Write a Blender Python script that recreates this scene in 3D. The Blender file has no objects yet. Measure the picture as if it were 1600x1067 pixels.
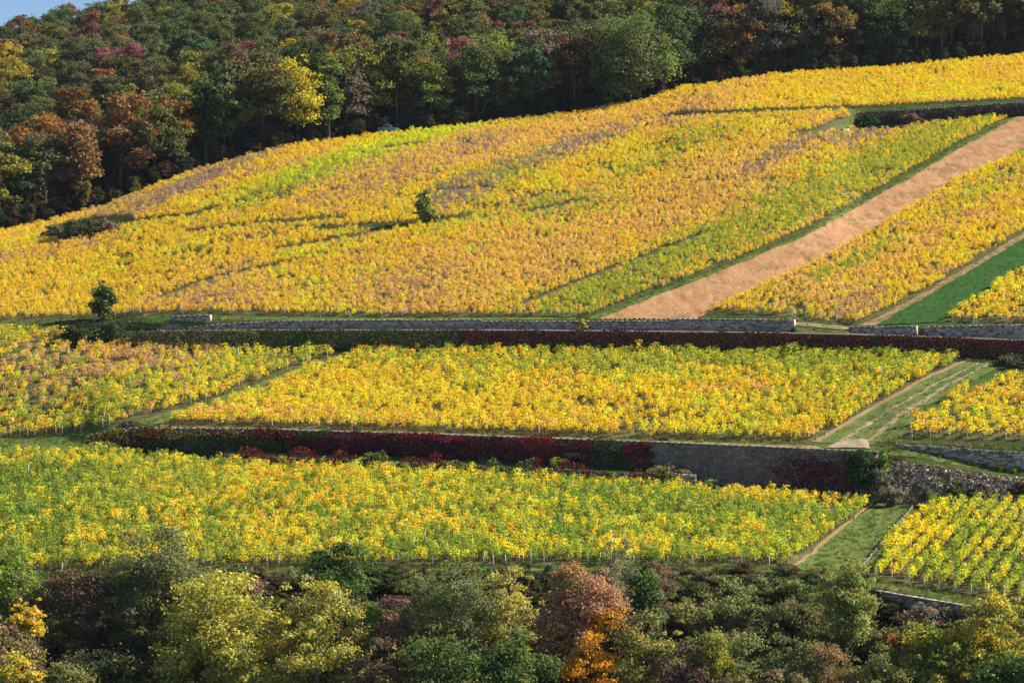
import bpy, math, random
import numpy as np

# ------------------------------------------------------------------ camera, sky, sun, exposure
F, HZ, CX = 3600.0, 420.0, 800.0          # focal length / horizon row / centre column in photo pixels
sc = bpy.context.scene
C = sc.collection
cam = bpy.data.cameras.new('camera'); co = bpy.data.objects.new('camera', cam); C.objects.link(co)
cam.sensor_width = 36.0; cam.lens = 36.0 * F / 1600.0
cam.shift_y = -(533.5 - HZ) / 1600.0
cam.clip_start = 1.0; cam.clip_end = 20000.0
co.location = (0, 0, 0); co.rotation_euler = (math.radians(90), 0, 0)
sc.camera = co
SUN_EL, SUN_AZ = math.radians(35), math.radians(15)      # azimuth measured from +X towards +Y
w = bpy.data.worlds.new('World'); sc.world = w; w.use_nodes = True
nt = w.node_tree
sky = nt.nodes.new('ShaderNodeTexSky'); sky.sky_type = 'NISHITA'; sky.sun_disc = False
sky.sun_elevation = SUN_EL; sky.sun_rotation = math.radians(90) - SUN_AZ
sky.altitude = 3500; sky.air_density = 1.0; sky.dust_density = 0.0; sky.ozone_density = 2.5
bg = nt.nodes['Background']; bg.inputs['Strength'].default_value = 0.065
nt.links.new(sky.outputs[0], bg.inputs[0])
sl = bpy.data.lights.new('sun', 'SUN'); so = bpy.data.objects.new('sun', sl); C.objects.link(so)
sl.energy = 5.0; sl.angle = math.radians(0.5); sl.color = (1.0, 0.90, 0.74)
sd = np.array([math.cos(SUN_EL) * math.cos(SUN_AZ), math.cos(SUN_EL) * math.sin(SUN_AZ), math.sin(SUN_EL)])
so.rotation_euler = (math.radians(90) - SUN_EL, 0, SUN_AZ + math.radians(90))
sc.view_settings.view_transform = 'Standard'; sc.view_settings.look = 'None'
sc.view_settings.exposure = 1.0; sc.view_settings.gamma = 1.0
sc.view_settings.use_curve_mapping = False
sc.cycles.max_bounces = 6; sc.cycles.transparent_max_bounces = 4
sc.cycles.volume_bounces = 0
rng = np.random.default_rng(7)

# ------------------------------------------------------------------ helpers
def make_mesh(name, verts, polys, mats=(), attrs=None, matidx=None, smooth=False):
    """polys: list of int arrays (n,k); attrs: {name: (n_verts,) or (n_verts,3)}"""
    verts = np.asarray(verts, np.float32)
    me = bpy.data.meshes.new(name)
    me.vertices.add(len(verts)); me.vertices.foreach_set('co', verts.ravel())
    polys = [np.asarray(p, np.int32) for p in polys if len(p)]
    idx = np.concatenate([p.ravel() for p in polys])
    tot = np.concatenate([np.full(len(p), p.shape[1], np.int32) for p in polys])
    st = np.concatenate([[0], np.cumsum(tot)[:-1]]).astype(np.int32)
    me.loops.add(len(idx)); me.loops.foreach_set('vertex_index', idx)
    me.polygons.add(len(tot)); me.polygons.foreach_set('loop_start', st)
    try: me.polygons.foreach_set('loop_total', tot)
    except Exception: pass
    if matidx is not None: me.polygons.foreach_set('material_index', np.asarray(matidx, np.int32))
    if smooth: me.polygons.foreach_set('use_smooth', np.ones(len(tot), bool))
    me.update(calc_edges=True)
    for k, a in (attrs or {}).items():
        a = np.asarray(a, np.float32)
        if a.ndim == 1:
            at = me.attributes.new(k, 'FLOAT', 'POINT'); at.data.foreach_set('value', a)
        else:
            at = me.attributes.new(k, 'FLOAT_COLOR', 'POINT')
            at.data.foreach_set('color', np.concatenate([a, np.ones((len(a), 1))], 1).astype(np.float32).ravel())
    for m in mats: me.materials.append(m)
    return me

def link(name, me, parent=None, loc=(0, 0, 0), rotz=0.0, label=None, cat=None, group=None, kind=None, color=None):
    o = bpy.data.objects.new(name, me); C.objects.link(o)
    o.location = loc; o.rotation_euler = (0, 0, rotz)
    if parent: o.parent = parent
    if label: o['label'] = label
    if cat: o['category'] = cat
    if group: o['group'] = group
    if kind: o['kind'] = kind
    if color is not None: o.color = (*color, 1)
    return o

def thing(name, label, cat, loc=(0, 0, 0), rotz=0.0, group=None):
    return link(name, None, None, loc, rotz, label, cat, group)

def vnoise(x, y, s, seed):
    """smooth 2-D value noise in 0..1"""
    r = np.random.default_rng(seed).random((64, 64))
    x = np.asarray(x) / s; y = np.asarray(y) / s
    xi = np.floor(x).astype(int); yi = np.floor(y).astype(int)
    fx = x - xi; fy = y - yi; fx = fx * fx * (3 - 2 * fx); fy = fy * fy * (3 - 2 * fy)
    g = lambda a, b: r[a % 64, b % 64]
    return (g(xi, yi) * (1 - fx) + g(xi + 1, yi) * fx) * (1 - fy) + (g(xi, yi + 1) * (1 - fx) + g(xi + 1, yi + 1) * fx) * fy

# ------------------------------------------------------------------ materials
def mat(name):
    m = bpy.data.materials.new(name); m.use_nodes = True
    m.node_tree.nodes.clear(); return m, m.node_tree.nodes, m.node_tree.links

def leaf_mat(name, source, transl=0.5, rough=0.65, spec=0.05):
    m, N, L = mat(name)
    out = N.new('ShaderNodeOutputMaterial')
    lc = N.new('ShaderNodeAttribute'); lc.attribute_name = 'lcol'
    col = lc.outputs['Color']
    if source == 'object':
        oi = N.new('ShaderNodeObjectInfo'); other = oi.outputs['Color']
    else:
        ia = N.new('ShaderNodeAttribute'); ia.attribute_type = 'INSTANCER'; ia.attribute_name = 'vcol'; other = ia.outputs['Color']
    mx = N.new('ShaderNodeMix'); mx.data_type = 'RGBA'; mx.blend_type = 'MULTIPLY'; mx.inputs['Factor'].default_value = 1
    L.new(col, mx.inputs['A']); L.new(other, mx.inputs['B'])
    pb = N.new('ShaderNodeBsdfPrincipled'); pb.inputs['Roughness'].default_value = rough
    pb.inputs['Specular IOR Level'].default_value = spec
    L.new(mx.outputs['Result'], pb.inputs['Base Color'])
    tr = N.new('ShaderNodeBsdfTranslucent')
    hs = N.new('ShaderNodeHueSaturation'); hs.inputs['Saturation'].default_value = 1.15; hs.inputs['Value'].default_value = 1.25
    L.new(mx.outputs['Result'], hs.inputs['Color']); L.new(hs.outputs[0], tr.inputs['Color'])
    ms = N.new('ShaderNodeMixShader'); ms.inputs[0].default_value = transl
    L.new(pb.outputs[0], ms.inputs[1]); L.new(tr.outputs[0], ms.inputs[2]); L.new(ms.outputs[0], out.inputs[0])
    return m

def noise_mat(name, stops, scale=1.0, detail=6, rough=0.9, bump=0.0, bump_scale=None, stretch=(1, 1, 1), rotz=0.0, attr=None, spec=0.03, scale2=None, amt2=0.5):
    """object-space noise through a colour ramp; optional per-piece 'rnd' attribute shifts value"""
    m, N, L = mat(name)
    out = N.new('ShaderNodeOutputMaterial')
    pb = N.new('ShaderNodeBsdfPrincipled'); pb.inputs['Roughness'].default_value = rough; pb.inputs['Specular IOR Level'].default_value = spec
    tc = N.new('ShaderNodeTexCoord'); mp = N.new('ShaderNodeMapping')
    mp.inputs['Scale'].default_value = stretch; mp.inputs['Rotation'].default_value = (0, 0, rotz)
    L.new(tc.outputs['Object'], mp.inputs[0])
    nz = N.new('ShaderNodeTexNoise'); nz.inputs['Scale'].default_value = scale; nz.inputs['Detail'].default_value = detail; nz.inputs['Roughness'].default_value = 0.65
    L.new(mp.outputs[0], nz.inputs['Vector'])
    fac = nz.outputs['Fac']
    if scale2:
        n2 = N.new('ShaderNodeTexNoise'); n2.inputs['Scale'].default_value = scale2; n2.inputs['Detail'].default_value = 4
        L.new(mp.outputs[0], n2.inputs['Vector'])
        a = N.new('ShaderNodeMix'); a.inputs['Factor'].default_value = amt2
        L.new(fac, a.inputs['A']); L.new(n2.outputs['Fac'], a.inputs['B']); fac = a.outputs['Result']
    if attr:
        at = N.new('ShaderNodeAttribute'); at.attribute_name = attr
        a = N.new('ShaderNodeMix'); a.inputs['Factor'].default_value = 0.6
        L.new(fac, a.inputs['A']); L.new(at.outputs['Fac'], a.inputs['B']); fac = a.outputs['Result']
    rp = N.new('ShaderNodeValToRGB'); cr = rp.color_ramp
    while len(cr.elements) < len(stops): cr.elements.new(0.5)
    for e, (p, c) in zip(cr.elements, stops): e.position = p; e.color = (*c, 1)
    L.new(fac, rp.inputs[0]); L.new(rp.outputs[0], pb.inputs['Base Color'])
    if bump:
        b = N.new('ShaderNodeTexNoise'); b.inputs['Scale'].default_value = bump_scale or scale * 4; b.inputs['Detail'].default_value = 5
        L.new(mp.outputs[0], b.inputs['Vector'])
        bn = N.new('ShaderNodeBump'); bn.inputs['Strength'].default_value = bump; bn.inputs['Distance'].default_value = 0.15
        L.new(b.outputs['Fac'], bn.inputs['Height']); L.new(bn.outputs[0], pb.inputs['Normal'])
    L.new(pb.outputs[0], out.inputs[0])
    return m

LEAF = leaf_mat('leaf', 'object', 0.35)
LEAF_I = leaf_mat('leaf_instanced', 'inst', 0.35)
VINE = leaf_mat('vine_leaf', 'object', 0.5)
VINE_I = leaf_mat('vine_leaf_instanced', 'inst', 0.5)
BARK = noise_mat('bark', [(0.3, (.06, .048, .04)), (0.7, (.16, .13, .11))], 3, stretch=(1, 1, .2), bump=.4)
GREYBARK = noise_mat('grey_bark', [(0.3, (.16, .14, .12)), (0.7, (.36, .33, .29))], 3, stretch=(1, 1, .2), bump=.4)
GRASSLAND = noise_mat('grassland', [(0.3, (.12, .10, .05)), (0.42, (.10, .12, .035)), (0.58, (.06, .12, .03)), (0.75, (.15, .15, .05))], .25, 8, bump=.6, bump_scale=3, scale2=1.7)
SOIL = noise_mat('vineyard_soil', [(0.3, (.075, .09, .035)), (0.5, (.11, .11, .05)), (0.7, (.17, .14, .075))], .4, 8, bump=.5, bump_scale=4, scale2=2.2)
TILLED = noise_mat('tilled_soil', [(0.34, (.26, .138, .066)), (0.5, (.34, .195, .10)), (0.68, (.42, .27, .155))], .55, 8, bump=.8, bump_scale=2.5, scale2=.9, stretch=(1, .10, 1), rotz=math.radians(36))
CROP = noise_mat('green_crop', [(0.3, (.025, .075, .018)), (0.5, (.04, .11, .027)), (0.7, (.075, .15, .036))], .5, 8, bump=.5, bump_scale=4, scale2=2.5)
GRASS_G = noise_mat('mown_grass', [(0.3, (.075, .12, .03)), (0.5, (.12, .17, .045)), (0.68, (.21, .20, .08))], .35, 8, bump=.6, bump_scale=4, scale2=2.0)
DRYSOIL = noise_mat('dry_soil', [(0.3, (.07, .065, .035)), (0.5, (.15, .12, .07)), (0.7, (.24, .18, .11))], .6, 8, bump=.6, bump_scale=4, scale2=2.5)
DRYGRASS = noise_mat('dry_grass', [(0.3, (.18, .15, .06)), (0.5, (.30, .21, .11)), (0.7, (.40, .30, .18))], .5, 8, bump=.5, bump_scale=4, scale2=2.5)
TRACK = noise_mat('pale_track', [(0.33, (.13, .13, .055)), (0.43, (.26, .205, .13)), (0.62, (.38, .31, .225))], .6, 8, bump=.4, bump_scale=5)
ROAD = noise_mat('road_gravel', [(0.3, (.14, .12, .10)), (0.7, (.24, .21, .18))], .8, 6, bump=.2)
LITTER = noise_mat('forest_floor', [(0.3, (.03, .025, .018)), (0.7, (.09, .065, .04))], .6, 6, bump=.5)
STONE = noise_mat('wall_stone', [(0.25, (.18, .155, .135)), (0.5, (.36, .315, .27)), (0.75, (.56, .495, .42))], 1.2, 6, bump=.4, bump_scale=9, attr='rnd')
RUBBLE = noise_mat('rubble_stone', [(0.25, (.24, .19, .14)), (0.5, (.44, .36, .27)), (0.75, (.72, .63, .51))], 1.2, 6, bump=.4, bump_scale=9, attr='rnd')
PALESTONE = noise_mat('pale_stone', [(0.25, (.30, .26, .22)), (0.75, (.62, .56, .48))], 1.2, 6, bump=.4, bump_scale=9, attr='rnd')
MORTAR = noise_mat('mortar', [(0.3, (.14, .12, .11)), (0.7, (.27, .24, .21))], 1.5, 6, bump=.5)
RENDERED = noise_mat('weathered_wall_face', [(0.3, (.10, .085, .08)), (0.5, (.21, .185, .175)), (0.7, (.34, .31, .29))], .45, 8, bump=.5, bump_scale=6, scale2=2.5)
POSTM = noise_mat('stake_wood', [(0.3, (.42, .39, .35)), (0.7, (.68, .65, .60))], 3)
SLEEVE = noise_mat('green_sleeve_plastic', [(0.3, (.02, .32, .20)), (0.7, (.05, .45, .30))], 3, rough=.4)

# ------------------------------------------------------------------ terrain: a lofted hillside
def hermite(tab, x):
    t = sorted(tab.items()); xs = np.array([a for a, _ in t], float); ys = np.array([b for _, b in t], float)
    if len(xs) == 1: return np.full_like(x, ys[0])
    s = np.diff(ys) / np.diff(xs)
    m = np.concatenate([[s[0]], (s[1:] + s[:-1]) / 2, [s[-1]]])
    for i in range(len(s)):
        if s[i] == 0: m[i] = m[i + 1] = 0
    x = np.asarray(x, float); xc = np.clip(x, xs[0], xs[-1])
    i = np.clip(np.searchsorted(xs, xc, 'right') - 1, 0, len(xs) - 2)
    h = xs[i + 1] - xs[i]; u = (xc - xs[i]) / h
    y = ys[i] * (1 + 2 * u) * (1 - u) ** 2 + m[i] * h * u * (1 - u) ** 2 + ys[i + 1] * u * u * (3 - 2 * u) + m[i + 1] * h * u * u * (u - 1)
    return y + np.where(x < xs[0], (x - xs[0]) * m[0], 0) + np.where(x > xs[-1], (x - xs[-1]) * m[-1], 0)

def sstep(a, b, x):
    t = np.clip((np.asarray(x, float) - a) / (b - a), 0, 1); return t * t * (3 - 2 * t)

def lines(px):
    """(K,N) arrays D and z of the lines the hillside is lofted through, near to far"""
    px = np.clip(np.asarray(px, float), -420, 2020)
    D, Z = [], []
    def zz(py, d): return (HZ - py) / F * d
    def add(d, z): D.append(np.broadcast_to(d, px.shape).astype(float)); Z.append(np.broadcast_to(z, px.shape).astype(float))
    add(40., -60.); add(140., -53.); add(176., -46.)
    d4 = hermite({-300: 228, 0: 228, 800: 228, 1250: 228, 1360: 224, 1600: 214, 1900: 204}, px)
    z4 = zz(hermite({-300: 912, 0: 905, 400: 895, 800: 890, 1250: 894, 1360: 915, 1500: 942, 1600: 956, 1900: 985}, px), d4)
    cut = sstep(1345, 1375, px) * (1 - sstep(1500, 1560, px)) * 1.1
    add(d4 - 19, z4 - 10.0)
    add(d4 - 8, z4 - 4.0 - cut * .6)
    add(d4 - 1.2, z4 - .35 - cut)
    add(d4 - .8, z4 - .05)
    d5 = hermite({-300: 286, 0: 282, 170: 280, 700: 274, 1090: 269, 1370: 266, 1600: 262, 1900: 257}, px)
    z5 = zz(hermite({-300: 700, 0: 707, 170: 711, 330: 725, 700: 742, 1090: 767, 1370: 789, 1600: 790, 1900: 790}, px), d5)
    add(d5, z5)
    ledge = sstep(300, 360, px) * (1 - sstep(1084, 1092, px)) * 1.5
    add(d5 + .4, z5 + ledge + .02)
    R = sstep(1345, 1385, px)
    d7 = d5 + 2.8; z7 = z5 + ledge + .25
    d9 = d7 + 1.0
    z9 = zz(hermite({-300: 688, 0: 690, 80: 683, 140: 675, 200: 672, 400: 672, 700: 681, 1040: 693, 1330: 706, 1400: 712, 1600: 730}, px), d9)
    lf = sstep(120, 185, px)
    d7b = d5 + 4.2; z7b = zz(hermite({1345: 712, 1400: 714, 1450: 721, 1550: 740, 1600: 744, 1900: 760}, px), d7b)
    d8b = d5 + 7.0; z8b = zz(hermite({1345: 702, 1390: 696, 1450: 706, 1560: 731, 1600: 733, 1900: 745}, px), d8b)
    d9b = d8b + .5; z9b = zz(hermite({1345: 701, 1390: 692, 1450: 694, 1600: 706, 1900: 722}, px), d9b)
    ztop = z9
    add(d7 * (1 - R) + d7b * R, z7 * (1 - R) + z7b * R)
    add((d7 + .5) * (1 - R) + d8b * R, ((z9 - .04) * lf + (z7 + .3) * (1 - lf)) * (1 - R) + z8b * R)
    add((d9 + (1 - lf) * 6) * (1 - R) + d9b * R, z9 * (1 - R) + z9b * R)
    d10 = hermite({-300: 325, 0: 325, 560: 321, 1000: 317, 1500: 312, 1600: 311, 1900: 307}, px)
    z10 = zz(hermite({-300: 524, 0: 526, 100: 538, 200: 544, 560: 549, 1000: 551, 1500: 559, 1600: 566, 1900: 580}, px), d10)
    d11 = d10 + .8 + (1 - sstep(170, 230, px)) * 3
    z11 = zz(hermite({-300: 508, 0: 509, 200: 518, 400: 517, 700: 517, 1000: 519, 1300: 523, 1500: 529, 1600: 533, 1900: 540}, px), d11)
    add(d10, z10); add(d11, z11)
    d12 = d11 + 4.6
    z12 = z11 + .1
    z13 = zz(hermite({-300: 505, 0: 505, 250: 504, 410: 503, 700: 501, 1050: 500, 1237: 500, 1330: 511, 1440: 512, 1600: 512, 1900: 514}, px), d12 + .5)
    gap = sstep(1236, 1244, px) * (1 - sstep(1322, 1332, px))
    add(d12 - 3.0 * gap, z12); add(d12 + .5 + 3 * gap, z13 + .25 * gap)
    d13 = d12 + .5
    dT = hermite({-300: 404, 0: 420, 300: 447, 600: 470, 1000: 498, 1600: 540, 1900: 556}, px)
    zT = zz(hermite({-300: 412, 0: 364, 60: 352, 150: 329, 300: 271, 450: 231, 600: 212, 750: 196, 900: 179, 1000: 162, 1080: 138, 1200: 120, 1400: 107, 1600: 88, 1900: 62}, px), dT)
    # mid step (the high retaining wall at the right)
    RM = sstep(1290, 1350, px)
    a = .66
    dMl = d13 + (dT - d13) * a; zMl = z13 + (zT - z13) * a + 1.2
    dMr = hermite({1250: 466, 1340: 466, 1600: 470, 1900: 474}, px)
    zMr = zz(hermite({1250: 204, 1340: 203, 1400: 198, 1500: 188, 1600: 181, 1900: 170}, px), dMr)
    zMt = zz(hermite({1250: 184, 1340: 180, 1400: 174, 1500: 168, 1600: 162, 1900: 150}, px), dMr + .5)
    dM = dMl * (1 - RM) + dMr * RM; zM = zMl * (1 - RM) + zMr * RM
    add(d13 + 9, z13 + ((zM - z13) * .5 - .4) * 9 / ((dM - d13) * .5))
    add(d13 + (dM - d13) * .5, z13 + (zM - z13) * .5 - .4)
    add(dM, zM)
    add(dM + .5, (zMl + .12) * (1 - RM) + zMt * RM)
    add(dT, zT); add(dT + 7, zT + .7)
    dR = hermite({-300: 720, 0: 715, 600: 690, 1600: 720, 1900: 730}, px)
    zR = zz(hermite({-300: 122, 0: 82, 100: 66, 200: 47, 300: 30, 450: 12, 600: -5, 1000: -45, 1600: -115, 1900: -140}, px), dR)
    add((dT + 7) * .5 + dR * .5, (zT + .7) * .5 + zR * .5 + 3.0)
    add(dR, zR); add(dR + 250, zR - 8); add(1500., -62.)
    return np.array(D), np.array(Z)

def ground_pd(px, d):
    px = np.asarray(px, float); d = np.asarray(d, float)
    sh = np.broadcast(px, d).shape; px = np.broadcast_to(px, sh).ravel(); d = np.broadcast_to(d, sh).ravel()
    D, Z = lines(px); z = np.where(d < D[0], Z[0], Z[-1])
    for k in range(len(D) - 1):
        m = (d >= D[k]) & (d <= D[k + 1]); u = (d - D[k]) / np.maximum(D[k + 1] - D[k], 1e-6)
        z = np.where(m, Z[k] + u * (Z[k + 1] - Z[k]), z)
    return z.reshape(sh)

def ground(x, y):
    x = np.asarray(x, float); y = np.asarray(y, float)
    return ground_pd(CX + F * x / y, y)

_dd = np.arange(200, 720, .25)
def unproject(px, py):
    """photo pixel -> point (x, y) of the hillside seen there"""
    px = np.atleast_1d(np.asarray(px, float)); py = np.atleast_1d(np.asarray(py, float))
    out = np.zeros((len(px), 2))
    for i in range(len(px)):
        z = ground_pd(np.full_like(_dd, px[i]), _dd); row = HZ - F * z / _dd
        j = np.argmax(row <= py[i])
        if row[j] > py[i]: j = len(_dd) - 1
        d = _dd[j]
        if j > 0 and row[j - 1] > row[j]:
            d = _dd[j - 1] + .25 * np.clip((row[j - 1] - py[i]) / (row[j - 1] - row[j]), 0, 1)
        out[i] = ((px[i] - CX) / F * d, d)
    return out

def densify(pts, step):
    o = []
    for (a, b), (c, d) in zip(pts[:-1], pts[1:]):
        n = max(1, int(math.hypot(c - a, d - b) / step))
        for k in range(n): o.append((a + (c - a) * k / n, b + (d - b) * k / n))
    o.append(pts[-1]); return o

def plan_poly(pts, step=25):
    p = densify(list(pts) + [pts[0]], step)[:-1]
    return unproject([a for a, _ in p], [b for _, b in p])

def inside(poly, x, y):
    r = np.zeros(np.shape(x), bool); n = len(poly)
    for i in range(n):
        x1, y1 = poly[i]; x2, y2 = poly[(i + 1) % n]
        if y1 == y2: continue
        c = ((y1 > y) != (y2 > y)) & (x < (x2 - x1) * (y - y1) / (y2 - y1) + x1)
        r ^= c
    return r

def grid_faces(nu, nv):
    i = np.arange((nu - 1) * (nv - 1)); a = (i // (nv - 1)) * nv + i % (nv - 1)
    return np.stack([a, a + nv, a + nv + 1, a + 1], 1)

# the ground: one sheet
cols = np.concatenate([np.linspace(-2800, -460, 24), np.linspace(-420, 2020, 306), np.linspace(2060, 4400, 24)])
Dl, Zl = lines(cols)
sub = [3, 8, 4, 6, 6, 1, 1, 36, 2, 4, 3, 3, 34, 2, 5, 2, 6, 24, 24, 2, 16, 4, 24, 24, 8, 8]
rows_d, rows_z = [], []
for k in range(len(Dl) - 1):
    n = sub[k] if k < len(sub) else 6
    for j in range(n):
        u = j / n; rows_d.append(Dl[k] * (1 - u) + Dl[k + 1] * u); rows_z.append(Zl[k] * (1 - u) + Zl[k + 1] * u)
rows_d.append(Dl[-1]); rows_z.append(Zl[-1])
rd = np.array(rows_d); rz = np.array(rows_z)
gx = (cols[None, :] - CX) / F * rd
gv = np.stack([gx, rd, rz], -1).reshape(-1, 3)
fc = grid_faces(rd.shape[0], rd.shape[1])[:, ::-1]
link('ground', make_mesh('ground', gv, [fc], [GRASSLAND]), kind='structure')
s = 900.
link('valley_floor', make_mesh('valley_floor', [(-1500, -100, -62.5), (1500, -100, -62.5), (1500, 1560, -62.5), (-1500, 1560, -62.5)], [[(0, 1, 2, 3)]], [GRASSLAND]), kind='structure')

def ribbon(name, left, right, m, n_s=80, n_t=8, off=.05, wob=.0, relief=None, kind='structure'):
    """a sheet laid on the hillside between two polylines given in photo pixels"""
    def res(pts):
        p = unproject(*zip(*densify(pts, 12))); l = np.concatenate([[0], np.cumsum(np.hypot(*np.diff(p, axis=0).T))])
        t = np.linspace(0, l[-1], n_s); return np.stack([np.interp(t, l, p[:, 0]), np.interp(t, l, p[:, 1])], 1)
    a, b = res(left), res(right)
    t = np.linspace(0, 1, n_t)[None, :, None]
    P = a[:, None, :] * (1 - t) + b[:, None, :] * t
    if wob:
        wn = (vnoise(P[..., 0], P[..., 1], 2.2, 5) - .5) * 2 * wob
        edge = np.zeros(n_t); edge[0] = 1; edge[-1] = 1
        dirv = (b - a); dirv /= np.linalg.norm(dirv, axis=1)[:, None]
        P = P + dirv[:, None, :] * (wn * edge)[..., None]
    z = ground(P[..., 0], P[..., 1]) + off
    if relief is not None: z = z + relief(P[..., 0], P[..., 1], np.broadcast_to(np.linspace(0, 1, n_t)[None, :], z.shape))
    v = np.concatenate([P, z[..., None]], -1).reshape(-1, 3)
    f = grid_faces(n_s, n_t)
    e1 = P[1, 0] - P[0, 0]; e2 = P[0, -1] - P[0, 0]
    if e1[0] * e2[1] - e1[1] * e2[0] < 0: f = f[:, ::-1]
    return link(name, make_mesh(name, v, [f], [m]), kind=kind)

def field_sheet(name, poly, m, off=.03, step=1.0):
    """soil sheet over a plan polygon"""
    x0, y0 = poly.min(0); x1, y1 = poly.max(0)
    nx = int((x1 - x0) / step) + 2; ny = int((y1 - y0) / step) + 2
    X, Y = np.meshgrid(x0 + np.arange(nx) * step, y0 + np.arange(ny) * step, indexing='ij')
    cxm = X[:-1, :-1] + step / 2; cym = Y[:-1, :-1] + step / 2
    keep = inside(poly, cxm, cym)
    for cp in CLEAR: keep &= ~inside(cp, cxm, cym)
    keep = keep.ravel()
    f = grid_faces(nx, ny)[keep]
    v = np.stack([X, Y, ground(X, Y) + off], -1).reshape(-1, 3)
    used = np.unique(f); mp = np.full(len(v), -1); mp[used] = np.arange(len(used))
    return link(name, make_mesh(name, v[used], [mp[f]], [m]), kind='structure')

# ------------------------------------------------------------------ shapes shared by walls and plants
BOXF = np.array([(0, 1, 3, 2), (4, 6, 7, 5), (0, 4, 5, 1), (2, 3, 7, 6), (0, 2, 6, 4), (1, 5, 7, 3)])
def boxes(cen, half, ax, r, jit=.12):
    """many jittered boxes; cen (n,3), half (n,3), ax (n,2) unit along-direction in plan"""
    n = len(cen); s = np.array([(i, j, k) for i in (-1, 1) for j in (-1, 1) for k in (-1, 1)], float)
    loc = s[None] * half[:, None, :] * (1 + (r.random((n, 8, 3)) - .5) * jit * 2)
    a = ax[:, None, :]; nrm = np.stack([-a[..., 1], a[..., 0]], -1)
    xy = cen[:, None, :2] + a * loc[..., :1] + nrm * loc[..., 1:2]
    v = np.concatenate([xy, cen[:, None, 2:] + loc[..., 2:]], -1).reshape(-1, 3)
    f = (BOXF[None] + 8 * np.arange(n)[:, None, None]).reshape(-1, 4)
    return v, f

def tube(pts, rad, k=5):
    pts = np.asarray(pts, float); n = len(pts); rad = np.broadcast_to(rad, n)
    t = np.gradient(pts, axis=0); t /= np.linalg.norm(t, axis=1)[:, None] + 1e-9
    ref = np.where(np.abs(t[:, 2:]) > .9, [[1., 0, 0]], [[0, 0, 1.]])
    a = np.cross(t, ref); a /= np.linalg.norm(a, axis=1)[:, None] + 1e-9; b = np.cross(t, a)
    th = np.arange(k) / k * 2 * math.pi
    v = pts[:, None] + rad[:, None, None] * (a[:, None] * np.cos(th)[None, :, None] + b[:, None] * np.sin(th)[None, :, None])
    i = np.arange(n - 1)[:, None] * k; j = np.arange(k)[None]
    f = np.stack([i + j, i + (j + 1) % k, i + k + (j + 1) % k, i + k + j], -1).reshape(-1, 4)
    return v.reshape(-1, 3), f

def merge(parts):
    V, P, o = [], [], 0
    for v, f in parts:
        V.append(v); P.append(np.asarray(f) + o); o += len(v)
    return np.concatenate(V), P

def unit(r, n):
    v = r.normal(size=(n, 3)); return v / np.linalg.norm(v, axis=1)[:, None]

def leaves(cen, nrm, size, r, aspect=.75):
    """quads, slightly folded, centred on cen, facing nrm"""
    n = len(cen); nrm = nrm / (np.linalg.norm(nrm, axis=1)[:, None] + 1e-9)
    t = unit(r, n); t -= nrm * (t * nrm).sum(1)[:, None]; t /= np.linalg.norm(t, axis=1)[:, None] + 1e-9
    b = np.cross(nrm, t); s = np.broadcast_to(size, n)[:, None] * (.65 + .7 * r.random((n, 1)))
    fold = nrm * s * .25
    v = np.stack([cen - t * s, cen - b * s * aspect + fold, cen + t * s, cen + b * s * aspect + fold], 1).reshape(-1, 3)
    return v, np.arange(4 * n).reshape(-1, 4)

def cloud(lobes, n, size, r, shell=.35, out=.75, flat=.85):
    """leaf positions on a set of lobes: (x,y,z,radius) rows"""
    lobes = np.asarray(lobes, float); p = lobes[:, 3] ** 2; k = r.choice(len(lobes), n, p=p / p.sum())
    d = unit(r, n); d[:, 2] = np.where(d[:, 2] < -.35, -d[:, 2] * .6, d[:, 2])
    rr = lobes[k, 3] * (shell + (1 - shell) * r.random(n) ** .5) * (1 + .22 * r.normal(size=n))
    off = d * rr[:, None]; off[:, 2] *= flat
    c = lobes[k, :3] + off
    nr = d * out + unit(r, n) * .8 + np.array([0, 0, .25])
    v, f = leaves(c, nr, size, r)
    return v, f, k, c

def jitter_col(base, r, hv=.14, vv=.28):
    n = len(base); v = (1 + vv * r.normal(size=(n, 1))).clip(.45, 1.8); h = hv * r.normal(size=(n, 1))
    return (base * v * np.concatenate([1 + h, np.ones((n, 1)), 1 - .5 * h], 1)).clip(.003, .95)

# ------------------------------------------------------------------ sheets laid on the hillside
def furrows(x, y, t):
    return .08 * np.sin(t * 40 * math.pi) + (vnoise(x, y, .5, 31) - .5) * .16 + (vnoise(x, y, 3.0, 33) - .5) * .2
ribbon('tilled_strip', [(937, 499), (1010, 470), (1095, 437), (1255, 372), (1405, 288), (1505, 230), (1588, 184)],
       [(1088, 499), (1150, 466), (1270, 412), (1390, 345), (1490, 285), (1592, 236), (1690, 180)], TILLED, 260, 150, .10, .35, furrows)
ribbon('grass_verge', [(915, 499), (1000, 467), (1091, 433), (1251, 368), (1401, 284), (1501, 226), (1580, 184)],
       [(940, 499), (1013, 470), (1098, 437), (1258, 372), (1408, 288), (1508, 230), (1590, 184)], GRASS_G, 120, 8, .06, .3)
ribbon('green_crop_strip', [(1368, 509), (1400, 492), (1490, 440), (1600, 373), (1700, 310)],
       [(1470, 504), (1500, 482), (1545, 455), (1602, 421), (1700, 362)], CROP, 160, 40, .12, .3, lambda x, y, t: (vnoise(x, y, .6, 41) - .5) * .12)
ribbon('dry_grass_verge', [(1340, 509), (1378, 494), (1478, 438), (1590, 370), (1690, 307)],
       [(1369, 509), (1401, 492), (1491, 440), (1601, 373), (1701, 310)], DRYGRASS, 100, 6, .08, .3)
ribbon('mown_path', [(1243, 890), (1300, 842), (1372, 786)], [(1352, 898), (1385, 850), (1432, 790)], GRASS_G, 60, 14, .07, .2)
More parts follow.
